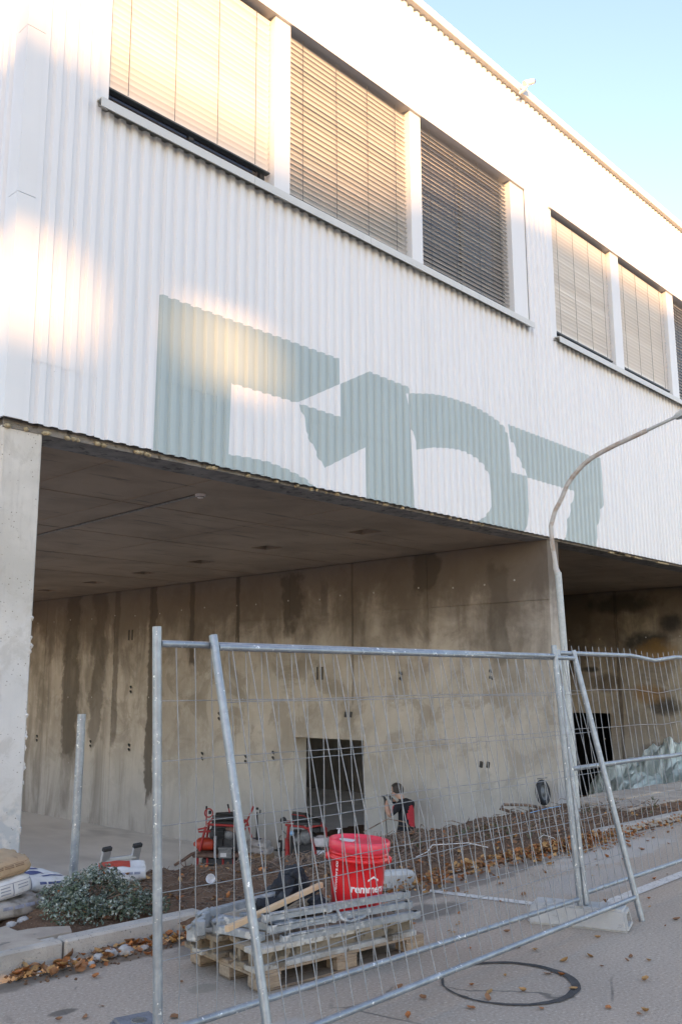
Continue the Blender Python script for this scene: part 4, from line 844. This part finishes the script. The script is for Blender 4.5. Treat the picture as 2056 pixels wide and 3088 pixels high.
def machine_two():
    T = thing('plaster_pump', (12.85, 12.95, PF+.28), 'red framed engine pump with a black hopper beside the doorway', 'machine', 'red site machines in the pit', RZ)
    k = .00124
    def q(cx, cy, y=0): return Vector(((cx-500)*k, y, (1000-cy)*k))
    def part(name, mat, fn): mb = MB(); fn(mb); return mb.build(name, mat, T, True)
    part('frame', 'red_paint', lambda m: (m.tube([q(250, 515, -.2), q(520, 545, -.2), q(580, 570, -.2), q(640, 545, -.2), q(770, 520, -.2), q(830, 545, -.2), q(860, 620, -.2), q(880, 1300, -.2)], .024, 8), m.tube([q(250, 515, .2), q(770, 520, .2), q(860, 620, .2), q(880, 1300, .2)], .022, 8), m.tube([q(300, 530, -.2), q(290, 700, -.2), q(320, 1300, -.2)], .028, 8), m.tube([q(600, 570, -.2), q(650, 740, -.22), q(705, 900, -.24), q(750, 1300, -.24)], .024, 8)))
    part('engine', 'machine_black', lambda m: (m.box(q(520, 830, .02), (.48, .36, .40), None, .04), m.box(q(430, 660, -.08), (.2, .2, .14), None, .03), m.box(q(700, 600, .0), (.2, .3, .1), None, .02), m.box(q(560, 1150, .05), (.6, .45, .22), None, .02)))
    part('blower', 'machine_grey', lambda m: (m.lathe([(0, -.05), (.07, -.05), (.12, -.02), (.14, .06)], q(560, 700, -.2), (0, 1, 0), 18), m.lathe([(0, -.04), (.05, -.03), (.09, .0), (.10, .06)], q(440, 740, -.21), (0, 1, 0), 14)))
    part('fuel_cap', 'blue_plastic', lambda m: m.lathe([(0, -.02), (.035, -.015), (.045, .02)], q(350, 635, -.24), (0, 1, 0), 12))
    part('hopper', 'machine_black', lambda m: (m.add([q(345, 365, -.2), q(545, 390, -.22), q(745, 475, -.2), q(360, 460, -.18), q(345, 365, .25), q(545, 390, .25), q(745, 475, .25), q(360, 460, .25)], [(0, 1, 2, 3), (4, 7, 6, 5), (0, 4, 5, 1), (1, 5, 6, 2), (3, 2, 6, 7), (0, 3, 7, 4)]), m.box(q(580, 500), (.5, .45, .06), None, .01)))
    part('hopper_rim', 'red_paint', lambda m: m.tube([q(345, 362, -.21), q(545, 388, -.23), q(600, 440, -.22)], .008, 6))
    part('gauge', 'rubber', lambda m: (m.lathe([(0, -.02), (.055, -.02), (.06, .02)], q(215, 455, -.15), (.3, 1, 0), 16), m.tube([q(190, 500, -.15), q(200, 590, -.16), q(260, 650, -.2)], .007, 6)))
    part('post', 'red_paint', lambda m: m.tube([q(278, 700, -.26), q(285, 1000, -.26)], .04, 10))
machine_two()
LT = thing('work_lamp', (12.95, 13.66, PF+.30), 'black box lamp with a wire handle left of the second pump', 'lamp', None, RZ)
mb = MB(); mb.box((0, 0, .10), (.11, .10, .17), None, .012); mb.lathe([(.12, .0), (.13, .012), (.02, .03)], (0, 0, 0), n=14); mb.box((0, 0, -.2), (.06, .06, .4), None, .004); mb.build('case', 'machine_black', LT, True)
mb = MB(); mb.b2((-.02, -.055, .06), (.0, -.0505, .15)); mb.build('lit_window', 'bag_white', LT, True)
mb = MB(); mb.tube([(-.03, 0, .18), (-.01, 0, .25), (.03, 0, .28)], .006, 6); mb.build('wire_handle', 'rubber', LT, True)
CS = thing('crank_stand', (12.95, 14.33, PF), 'slim black stand with a crank handle right of the first pump', 'stand', None, RZ)
mb = MB(); mb.tube([(0, 0, 0), (0, 0, .55), (-.0, 0, .95)], [.028, .024, .016], 10); mb.lathe([(.16, 0), (.03, .05)], n=8); mb.build('pole', 'machine_black', CS, True)
mb = MB(); mb.tube([(0, -.03, .92), (.06, -.03, .925), (.065, -.03, 1.0)], .013, 6); mb.lathe([(0, .0), (.025, 0), (.025, .04), (0, .04)], (0, 0, 1.0), n=8); mb.build('crank', 'rubber', CS, True)
sack('white_bag', (13.02, 14.36, PF+.29), (.42, .40, .13), 'bag_white', 'upper one of two white sacks beside the first pump', 'white sacks in the pit', (0, R(8), RZ-.3), 14, [('top', [(-.7, -.3, .1, .5)], 'ink_blue'), ('front', [(.3, -.1, .5, .25)], 'ink_blue')])
sack('white_bag', (13.06, 14.33, PF+.16), (.44, .40, .13), 'bag_white', 'lower one of two white sacks beside the first pump', 'white sacks in the pit', (0, R(5), RZ-.28), 15, [('front', [(.35, -.1, .55, .25)], 'ink_blue')])
sack('white_bag', (13.05, 14.35, PF), (.5, .46, .16), 'bag_tan', 'hidden sack under the two white sacks beside the first pump', None, (0, 0, RZ-.3), 16)
WB = thing('white_bucket', (13.0, 12.60, PF+.34), 'white plaster bucket with a caked rim before the doorway', 'bucket', None, RZ)
mb = MB(); mb.lathe([(.0, -.3), (.12, -.3), (.125, .09), (.0, .09)], n=20); mb.build('lower_tub', 'white_plastic', WB, True)
mb = MB(); mb.lathe([(.115, .09), (.118, .15)], n=20); mb.build('band', 'rubber', WB, True)
mb = MB(); mb.lathe([(.0, .15), (.14, .152), (.155, .20), (.16, .30), (.13, .315), (.12, .30), (.06, .335), (0, .345)], n=20); mb.build('caked_rim', 'plaster_residue', WB, True)
TT = thing('tee_tool', (13.02, 12.16, PF), 'red and white pole with a tee handle leaning by the doorway', 'tool', None, RZ)
mb = MB(); mb.tube([(0, 0, 0), (0, .0, .82)], .012, 8); mb.build('pole', 'red_paint', TT, True)
mb = MB(); mb.tube([(-.02, -.012, .2), (-.015, -.012, .8)], .010, 8); mb.tube([(-.05, 0, .84), (.05, 0, .84)], .012, 8); mb.lathe([(.018, .76), (.022, .80), (.012, .84)], n=8); mb.build('tee_handle', 'white_plastic', TT, True)
# wheel leaning at the wall end
WH = thing('barrow_wheel', (13.33, 8.02, -.27), 'black wheelbarrow wheel with grey rim against the wall end', 'wheel', None, 0, (0, 0, 0))
wa = Vector((.05, -.99, .12)).normalized()
mb = MB(); mb.torus((0, 0, .13), .155, .045, tuple(wa), 28, 10); mb.build('tyre', 'rubber', WH, True)
mb = MB(); mb.lathe([(0, .02), (.04, .025), (.05, .01), (.10, .0), (.12, .025)], (0, 0, .13), tuple(wa), 20); mb.lathe([(.12, -.025), (.10, 0), (0, -.01)], (0, 0, .13), tuple(wa), 20); mb.build('rim', 'machine_grey', WH, True)
mb = MB(); mb.tube([(-.10, .03, .345), (.06, -.05, .355)], .009, 6); mb.build('bar', 'machine_grey', WH, True)

# plastic film heap in the right-hand bay
PFm = thing('plastic_sheeting', (21.2, 10.0, -1.3), 'heap of crumpled pale green plastic film against the sooty wall', 'plastic sheeting')
def heap(cx, cy, rx, ry, h, seed, res=70):
    mb = MB(); V = []
    for i in range(res+1):
        for j in range(res+1):
            a, b = i/res*2-1, j/res*2-1; rr = math.sqrt(a*a+b*b); e = max(0, 1-rr**2.2)
            x, y = a*rx, b*ry; q = Vector((x*1.6+seed, y*1.6, seed)); f = mnoise.fractal(q, 1, 2.1, 5); rd = 1-abs(mnoise.noise(q*1.9+Vector((5, 2, 1)))); rd2 = 1-abs(mnoise.noise(Vector((x*3+y, y*6, seed))))
            z = h*(e**.45)*(.80+.17*f+.20*(rd-.6))+.09*(rd2-.75)*(e > 0)
            V.append((cx+x+.10*mnoise.noise(q*2.2), cy+y+.10*mnoise.noise(q*2.5), -1.35+max(0, z)))
    mb.add(V, [(i*(res+1)+j, (i+1)*(res+1)+j, (i+1)*(res+1)+j+1, i*(res+1)+j+1) for i in range(res) for j in range(res)], True); mb.build('film', 'plastic_film', PFm)
heap(21.5, 10.55, .95, 1.0, 1.2, 3); heap(21.8, 9.45, 1.0, 1.25, 1.75, 7); heap(20.95, 9.9, 1.0, 1.05, .95, 11); heap(21.2, 8.6, 1.2, 1.1, 1.3, 15)
# earth bank in the right bay so that its ground meets the pavement
V = []; nx, ny2 = 60, 40
for i in range(nx+1):
    for j in range(ny2+1):
        x = 13.98+i*(22.98-13.98)/nx; y = 7.6+j*8.5/ny2; z = -.75-.62*min(1, max(0, (y-7.6)/1.6))-.55*max(0, (y-12.5)/3.6)+.05*fbm(x*1.5, y*1.5, 2)+.02*fbm(x*6, y*6, 4); V.append((x, y, z))
mb = MB(); mb.add(V, [(i*(ny2+1)+j, (i+1)*(ny2+1)+j, (i+1)*(ny2+1)+j+1, i*(ny2+1)+j+1) for i in range(nx) for j in range(ny2)], True); tag(mb.build('terrain', 'soil'), kind='structure')

# ------------------------------------------------------------------ the worker
def person():
    P0 = Vector((13.12, 10.66, PF)); f = Vector((-.23, .97, 0)).normalized(); l = Vector((-f.y, f.x, 0))
    T = thing('person', tuple(P0), 'man in black shirt with red back print bowing over his raised gloved arm', 'person')
    J = {}; E = []
    def j(n, x, y, z, r, par=None, r2=None): J[n] = (Vector((x, y, z)), r, r2 or r, par)
    j('pelvis', 0, 0, .93, .165, None, .135); j('waist', .0, 0, 1.06, .158, 'pelvis', .125); j('belly', .0, 0, 1.18, .155, 'waist', .115); j('chest', .0, 0, 1.31, .165, 'belly', .12); j('uchest', .015, 0, 1.41, .13, 'chest', .10); j('neck', .06, 0, 1.475, .070, 'uchest'); j('neck2', .115, 0, 1.525, .064, 'neck'); j('head', .165, 0, 1.585, .098, 'neck2', .092); j('crown', .175, 0, 1.66, .100, 'head', .090); j('top', .165, 0, 1.69, .07, 'crown')
    for s, nm in ((1, 'L'), (-1, 'R')):
        j('sh'+nm, .02, .165*s, 1.40, .074, 'uchest'); j('ua'+nm, .09, .225*s, 1.30, .060, 'sh'+nm); j('el'+nm, .185, .25*s, 1.205, .050, 'ua'+nm); j('fa'+nm, .25, .21*s, 1.31, .050, 'el'+nm); j('wr'+nm, .315, .13*s, 1.425, .034, 'fa'+nm); j('pa'+nm, .345, .10*s, 1.475, .034, 'wr'+nm, .022)
        for k, (dx, dy, dz) in enumerate([(.03, .018, .045), (.042, .006, .046), (.045, -.008, .04), (.038, -.02, .03)]): j('f%d%s' % (k, nm), .345+dx, .10*s+dy*s, 1.475+dz, .0105, 'pa'+nm); j('g%d%s' % (k, nm), .345+dx+.032, .10*s+dy*s, 1.475+dz-.012, .009, 'f%d%s' % (k, nm))
        j('th'+nm, .365, .10*s-.03*s, 1.455, .011, 'pa'+nm)
        j('hip'+nm, 0, .085*s, .86, .118, 'pelvis'); j('thg'+nm, .01, .10*s, .70, .095, 'hip'+nm); j('kn'+nm, .015, .10*s, .49, .058, 'thg'+nm); j('cf'+nm, -.005, .105*s, .33, .054, 'kn'+nm); j('an'+nm, -.01, .11*s, .09, .04, 'cf'+nm); j('ft'+nm, .07, .12*s, .045, .042, 'an'+nm, .034); j('to'+nm, .155, .13*s, .036, .036, 'ft'+nm, .024)
    names = list(J); idx = {n: i for i, n in enumerate(names)}
    me = bpy.data.meshes.new('body'); me.from_pydata([f*J[n][0].x+l*J[n][0].y+Vector((0, 0, J[n][0].z)) for n in names], [(idx[J[n][3]], idx[n]) for n in names if J[n][3]], [])
    o = bpy.data.objects.new('body_tmp', me); COL.objects.link(o); md = o.modifiers.new('s', 'SKIN'); md.branch_smoothing = .4
    for n in names: v = me.skin_vertices[0].data[idx[n]]; v.radius = (J[n][1], J[n][2]) if n not in ('pelvis', 'waist', 'belly', 'chest', 'uchest') else (J[n][1], J[n][2]); v.use_root = (n == 'pelvis')
    sd = o.modifiers.new('u', 'SUBSURF'); sd.levels = 3; sd.render_levels = 3
    dg = bpy.context.evaluated_depsgraph_get(); dg.update(); me2 = bpy.data.meshes.new_from_object(o.evaluated_get(dg)); bpy.data.objects.remove(o)
    for v in me2.vertices:
        c = Vector((v.co.dot(f), v.co.dot(l), v.co.z)); k = max(0, min(1, (c.z-.70)/.10))*max(0, min(1, (1.47-c.z)/.06))*max(0, min(1, (.16-c.x)/.05))
        c.y *= 1+.28*k; c.x = c.x*(1+.12*k)-.015*k; v.co = f*c.x+l*c.y+Vector((0, 0, c.z))
    me2.name = 'body'; me2.materials.clear()
    for m in ('shirt_black', 'skin', 'trousers_black', 'print_red', 'machine_black'): me2.materials.append(MATS[m])
    def loc(p): return Vector((p.dot(f), p.dot(l), p.z))
    hairV = []
    for p in me2.polygons:
        c = loc(p.center); p.use_smooth = True; mi = 0
        head = c.z > 1.475+.25*max(0, .06-c.x) and abs(c.y) < .13 and c.x < .285 and c.z > 1.45
        if c.z < .10: mi = 4
        elif c.z < .80: mi = 2
        elif head: mi = 1
        elif (c.x > .125 and abs(c.y) > .0 and not (abs(c.y) < .15 and c.z < 1.40)) or (abs(c.y) > .17 and c.x > .115): mi = 1
        if mi == 1 and c.x > .30: mi = 4
        nl = loc(p.normal)
        if mi == 0 and c.x < .0 and ((c.y-.0)/.115)**2+((c.z-1.19)/.19)**2 < 1 and nl.x < -.2: mi = 3
        if mi == 0 and abs(c.y) > .19 and c.x > .075 and c.z > 1.27: mi = 3
        p.material_index = mi
    link('body', me2, T)
    # hair: a cap following the skull
    mb = MB(); V = []; n1, n2 = 18, 10; hc = Vector((.160, 0, 1.625)); 
    for a in range(n1):
        for b in range(n2+1):
            th = 2*math.pi*a/n1; ph = (math.pi*.63)*b/n2; d = Vector((math.sin(ph)*math.cos(th), math.sin(ph)*math.sin(th), math.cos(ph)))
            if d.x > .35 and d.z < .30: d = Vector((.35, d.y, .30)).normalized()
            d = Matrix.Rotation(-.22, 3, 'Y') @ d; r_ = 1+.03*mnoise.noise(d*9)
            V.append(f*(hc.x+d.x*.124*r_)+l*(d.y*.104*r_)+Vector((0, 0, hc.z+d.z*.118*r_)))
    mb.add(V, [(a*(n2+1)+b, ((a+1) % n1)*(n2+1)+b, ((a+1) % n1)*(n2+1)+b+1, a*(n2+1)+b+1) for a in range(n1) for b in range(n2)], True); mb.build('hair', 'hair', T, True)
    for s in (1, -1):
        mb = MB(); c = f*.175+l*(.094*s)+Vector((0, 0, 1.565)); mb.lathe([(0, .012), (.018, .012), (.026, .004), (.022, -.008)], tuple(c), tuple(l*s-f*.4), 10); mb.build('ear', 'skin', T, True)
    mb = MB(); mb.lathe([(0, .03), (.012, .02), (.018, 0)], tuple(f*.262+Vector((0, 0, 1.555))), tuple(f-Vector((0, 0, .5))), 8); mb.build('nose', 'skin', T, True)
    for s in (1, -1):
        mb = MB(); mb.lathe([(0, .006), (.011, .002), (.013, -.004)], tuple(f*.252+l*.034*s+Vector((0, 0, 1.585))), tuple(f), 8); mb.build('eye', 'white_plastic', T, True)
    mb = MB(); mb.box(f*.250+Vector((0, 0, 1.515)), (.05, .012, .008), Matrix.Rotation(math.atan2(l.y, l.x), 3, 'Z'), .002); mb.build('mouth', 'ink_red', T, True)
    # slim rod held in the glove
    S_ = thing('rod', tuple(P0+f*.37+l*.08+Vector((0, 0, 1.48))), 'thin black rod held in the worker\'s glove', 'rod')
    mb = MB(); mb.tube([P0+f*.375+l*.085+Vector((0, 0, 1.50)), P0+f*.30+l*.16+Vector((0, 0, 1.05)), P0+f*.27+l*.18+Vector((0, 0, .75))], .009, 6); mb.build('stick', 'machine_black', S_)
person()

# ================================================================== LITTER
def leaf_verts(r2, s):
    n = 5; V = []; curl = r2.uniform(.3, 1.6); tw = r2.uniform(-.5, .5)
    for i in range(n):
        t = i/(n-1); wd = s*.34*math.sin(math.pi*min(1, t*.9+.08))**.8*(1+r2.uniform(-.18, .18))
        for j in (-1, 0, 1):
            x = (t-.5)*s; y = j*wd; z = curl*(abs(j)*wd*.7+ (t-.5)**2*s*.9)+tw*y*(t-.5)*2; V.append((x, y, z))
    F = [(i*3+j, (i+1)*3+j, (i+1)*3+j+1, i*3+j+1) for i in range(n-1) for j in range(2)]
    return V, F
r2 = random.Random(33); LV = [leaf_verts(r2, 1.0) for _ in range(9)]; leaf_me = []
for k, (V, F) in enumerate(LV):
    for m in LEAFM:
        mb = MB(); mb.add(V, F, True); leaf_me.append(mb.mesh('leaf', m))
spots = [(3.75, 3.05), (3.9, 3.3), (6.55, 2.72), (6.55, 2.62), (6.9, 2.75), (6.2, 2.85), (5.65, 3.05), (4.35, 3.1), (4.6, 3.05), (4.45, 2.85), (4.8, 2.9), (7.0, 2.5), (6.0, 2.4), (5.4, 2.6), (5.7, 2.3), (5.15, 3.2), (5.3, 3.35), (4.9, 3.5), (4.75, 3.35), (3.0, 3.9), (2.85, 4.3), (3.35, 4.3), (3.2, 3.75)]
pts = list(spots)
while len(pts) < 215:
    x, y = r2.uniform(2.4, 12), r2.uniform(1.9, 4.95)
    if x < 4 and r2.random() < .55: continue
    if y < 4.2 and r2.random() < .30: continue
    pts.append((x, y))
for (x, y) in pts:
    o = bpy.data.objects.new('leaf', r2.choice(leaf_me)); COL.objects.link(o); s_ = r2.uniform(.025, .062)
    z = .004 if y < kerbY(x) else soil_z(x, y)+.01
    o.location = (x, y, z+.001); o.rotation_euler = (r2.gauss(0, .25), r2.gauss(0, .2), r2.uniform(0, 6.28)); o.scale = (s_, s_, s_*r2.uniform(.5, 1.1))
    cw = {'leaf_orange': 'orange', 'leaf_tan': 'pale tan', 'leaf_brown': 'dark brown'}[o.data.materials[0].name]
    if (x-4.53)**2+(y-2.99)**2 < .13: pw = 'inside the dark ring on the asphalt'
    elif y > kerbY(x)-.12: pw = 'at the foot of the kerb'
    elif 3.3 < x < 4.9 and y > 3.4: pw = 'on the asphalt beside the pallet'
    elif y > 3.55: pw = 'on the asphalt behind the fence panels'
    elif x > 5.4 and y < 3.3: pw = 'on the open asphalt in front of the concrete foot'
    else: pw = 'on the asphalt in front of the leaning fence'
    tag(o, 'curled '+cw+' fallen leaf lying '+pw, 'leaf', 'fallen leaves on the asphalt')
def leaf_mass(name, n, fn, seed, smin=.03, smax=.075):
    r2 = random.Random(seed); mb = MB()
    for _ in range(n):
        x, y, z = fn(r2); V, F = LV[r2.randrange(9)]; s_ = r2.uniform(smin, smax)
        Mx = Matrix.Rotation(r2.uniform(0, 6.28), 3, 'Z') @ Matrix.Rotation(r2.gauss(0, .5), 3, 'X') @ Matrix.Rotation(r2.gauss(0, .4), 3, 'Y'); c = Vector((x, y, z)); mb.cur = r2.choices((0, 1, 2), (3, 3, 5))[0]
        mb.add([c+Mx @ (Vector(v)*s_) for v in V], F, True)
    return tag(mb.build(name, [m.name for m in LEAFM]), kind='stuff')
def pile(r2):
    x = r2.choice([r2.uniform(5.2, 9.5), r2.uniform(5.6, 13), r2.gauss(8.3, .5)]); s = min(.12, abs(r2.gauss(0, .16))*-1+.06); y = kerbY(x)+s+(-.12*math.exp(-((x-6)/.5)**2)); h = .09*max(0, 1-abs(s+.08)/.26)*(1 if x > 5.6 else .5)
    return x, y, max(soil_z(x, y) if s > .05 else 0, 0)+r2.random()*h+.01
leaf_mass('leaf_litter', 1700, pile, 3, .025, .062)
leaf_mass('leaf_litter', 240, lambda q: (lambda x, s: (x, kerbY(x)-s, .012+q.random()*.03))(q.uniform(2.75, 4.9), abs(q.gauss(0, .10))+.02), 4)
def onsoil(q):
    x = q.uniform(3.2, 14)**1.0; s = q.uniform(.1, 1.6); y = kerbY(x)+s; return x, y, soil_z(x, y)+.012
leaf_mass('leaf_litter', 420, onsoil, 5, .025, .06)
leaf_mass('leaf_litter', 260, lambda q: (lambda x, y: (x, y, -1.30 if y > 9 else -.7-.6*(y-7.6)/1.6+.0))(q.uniform(15, 20), q.uniform(8.6, 10)), 6)
def onshrub(q):
    while True:
        p = ell(q); L = lobes[q.randrange(6)]; v = rt*(L[0]+p.x*L[3])+Vector((fw.x, fw.y, 0))*(L[1]+p.y*L[4]); v.z = L[2]+p.z*L[5]
        if v.z > .1: return 3.62+v.x, 5.66+v.y, .07+v.z
leaf_mass('leaf_litter', 22, onshrub, 17, .02, .05)
# twigs and roots on the bed
r2 = random.Random(8); mb = MB()
def twig(x, y, L, r_, lift=.4):
    a = r2.gauss(.25, .9); p = Vector((x, y, soil_z(x, y)+.006)); P = [p]; d = Vector((math.cos(a), math.sin(a), r2.gauss(.0, .12)))
    for k in range(3):
        d = (d+Vector((r2.gauss(0, .35), r2.gauss(0, .35), r2.gauss(0, .22)))).normalized(); p = p+d*L/3; p.z = max(p.z, soil_z(p.x, p.y)+.004); p.z = min(p.z, soil_z(p.x, p.y)+.06*lift); P.append(p.copy())
    mb.tube(P, [r_, r_*.9, r_*.7, r_*.4], 4, cap=False)
for _ in range(520):
    x = r2.uniform(3.6, 6.4); s = r2.uniform(.25, 1.5); twig(x, kerbY(x)+s, r2.uniform(.06, .24), r2.uniform(.002, .005))
for _ in range(1500):
    x = r2.uniform(5.6, 11.3); s = min(1.6, abs(r2.gauss(.9, .42))+.08); twig(x, kerbY(x)+s, r2.uniform(.08, .35), r2.uniform(.0025, .0075), 1.2)
tag(mb.build('twigs', 'twig'), kind='stuff')
mb = MB()
for _ in range(1500):
    x = r2.uniform(2.9, 12); s = r2.uniform(.14, 1.6); y = kerbY(x)+s; q = r2.uniform(.004, .016); c = Vector((x, y, soil_z(x, y)+q*.3))
    mb.add([c+Vector(v)*q*r2.uniform(.7, 1.3) for v in ((1, 0, 0), (-1, .2, 0), (0, 1, .1), (.1, -1, 0), (0, 0, .8), (0, 0, -.8))], [(0, 2, 4), (2, 1, 4), (1, 3, 4), (3, 0, 4), (2, 0, 5), (1, 2, 5), (3, 1, 5), (0, 3, 5)])
for _ in range(330):
    x = r2.uniform(2.7, 4.7); s = -abs(r2.gauss(0, .11))-.02; y = kerbY(x)+s; q = r2.uniform(.003, .013); c = Vector((x, y, q*.5))
    mb.add([c+Vector(v)*q*r2.uniform(.7, 1.3) for v in ((1, 0, 0), (-1, .2, 0), (0, 1, .1), (.1, -1, 0), (0, 0, .8), (0, 0, -.8))], [(0, 2, 4), (2, 1, 4), (1, 3, 4), (3, 0, 4), (2, 0, 5), (1, 2, 5), (3, 1, 5), (0, 3, 5)])
tag(mb.build('soil_crumbs', 'soil'), kind='stuff')
# low weeds among the twigs
mb = MB()
for _ in range(90):
    cx = r2.choice([r2.gauss(10.6, .8), r2.gauss(7.6, 1.0), r2.gauss(8.2, .2)]); cy = kerbY(cx)+abs(r2.gauss(.9, .4)); z = soil_z(cx, cy)
    for k in range(3):
        a = r2.uniform(0, 6.28); L = r2.uniform(.03, .09); d = Vector((math.cos(a)*.6, math.sin(a)*.6, .8)); s_ = Vector((-math.sin(a), math.cos(a), 0))*.008; p = Vector((cx, cy, z)); mb.add([p-s_*.4, p+s_*.4, p+d*L*.6+s_, p+d*L, p+d*L*.6-s_], [(0, 1, 2, 3, 4)])
g = G('weed'); g.done((.07, .085, .035), .7); tag(mb.build('weeds', 'weed'), kind='stuff')
# stones in the gutter and other small finds
def rock(c, s_, mat, label, seed, cat='stone', group=None, sq=(1, 1, .7)):
    bm = bmesh.new(); bmesh.ops.create_icosphere(bm, subdivisions=2, radius=1)
    for v in bm.verts: q = v.co.normalized(); v.co = Vector((q.x*sq[0], q.y*sq[1], q.z*sq[2]))*s_*(1+.35*mnoise.noise(q*1.3+Vector((seed*5, 0, 0))))
    me = bpy.data.meshes.new('stone'); bm.to_mesh(me); bm.free(); me.materials.append(MATS[mat]); o = link('stone', me); o.location = c; o.rotation_euler = (0, 0, seed); return tag(o, label, cat, group)
ORD = ['fifth from the left of the', 'sixth from the left of the', 'second from the right of the large', 'third from the right of the', 'third from the left of the', 'second from the left of the', 'small one beside the second of the', 'small one nearest the street of the', 'rightmost of the', 'leftmost of the']
for k, (x, y, s_) in enumerate([(3.28, 5.0, .035), (3.36, 5.01, .045), (3.45, 4.98, .05), (3.58, 4.97, .028), (3.13, 5.03, .03), (3.05, 5.0, .022), (2.98, 5.02, .026), (3.2, 4.95, .02), (3.68, 4.99, .022), (2.9, 5.0, .02)]):
    rock((x, y, s_*.5), s_, 'stone', ORD[k]+' broken grey stones at the foot of the kerb', k+1, 'stone', 'broken stones in the gutter')
for k, (x, y, s_) in enumerate([(2.98, 5.78, .045), (3.12, 5.74, .035), (3.22, 5.78, .04), (3.06, 5.70, .025), (3.30, 5.70, .022)]):
    rock((x, y, .09+s_*.4), s_, 'stone', ['large', 'second', 'third', 'smallest front', 'rightmost'][k]+' lump of rubble on the soil below the bag pile', k+31, 'stone', 'rubble below the bags')
KB = thing('kerb_fragment', (5.85, 4.93, 0), 'pale broken kerb piece lying behind the bucket among leaves', 'kerb fragment'); mb = MB(); mb.box((5.86, 4.90, .075), (.36, .14, .14), Matrix.Rotation(-.28, 3, 'Z') @ Matrix.Rotation(.06, 3, 'Y'), .025); mb.build('block', 'block_concrete', KB)
CU = thing('plastic_cup', (4.84, 5.87, .13), 'small white plastic cup lying on the dark soil', 'cup'); z0 = soil_z(4.84, 5.87)
mb = MB(); mb.lathe([(0, .0), (.028, 0), (.036, .07), (.033, .07), (.026, .006), (0, .005)], (4.86, 5.89, z0+.04), (-.72, -.6, .35), 16); mb.build('shell', 'white_plastic', CU)
def wire(pts, r_, mat, name, label, cat):
    mb = MB(); mb.tube([(x, y, soil_z(x, y)*(1 if y > kerbY(x) else 0)+z) for x, y, z in pts], r_, 6); return tag(mb.build(name, mat), label, cat)
wire([(6.72, 5.35, .02), (6.86, 5.33, .025), (6.97, 5.36, .07), (7.3, 5.2, .07), (7.5, 5.12, .03)], .0045, 'bag_white', 'plastic_strip', 'bent white plastic strip lying on the twiggy bed', 'strip')
wire([(8.10, 4.90, .05), (8.08, 4.93, .09), (8.14, 4.91, .125), (8.24, 4.86, .10), (8.30, 4.83, .05), (8.14, 4.88, .045)], .0035, 'bag_white', 'cable_loop', 'white cable loop on the leaf pile before the lamp post', 'cable')
wire([(10.0, 6.4, .03), (9.7, 6.43, .12), (9.9, 6.5, .14), (10.3, 6.42, .09), (10.6, 6.35, .05)], .018, 'twig', 'bent_root', 'thick brown bent root rising from the bed before the wheel', 'root')
wire([(10.2, 6.33, .03), (10.5, 6.25, .05), (10.75, 6.22, .05)], .006, 'blue_plastic', 'blue_pipe', 'short pale blue plastic pipe under the bent root', 'pipe')
wire([(8.05, 6.45, .02), (8.0, 6.5, .12), (7.85, 6.62, .19), (7.6, 6.75, .19)], .006, 'twig', 'curved_twig', 'single curved twig arching out of the mound near the worker', 'twig')
wire([(3.55, 5.28, .03), (3.42, 5.24, .015), (3.28, 5.20, .01)], .010, 'twig', 'dead_branch', 'dark dead branch lying below the shrub by the kerb', 'branch')
wire([(4.0, 4.86, .02), (4.15, 4.9, .04), (4.3, 4.93, .05)], .006, 'white_plastic', 'pale_stick', 'thin pale stick in the leaves left of the pallet', 'stick')
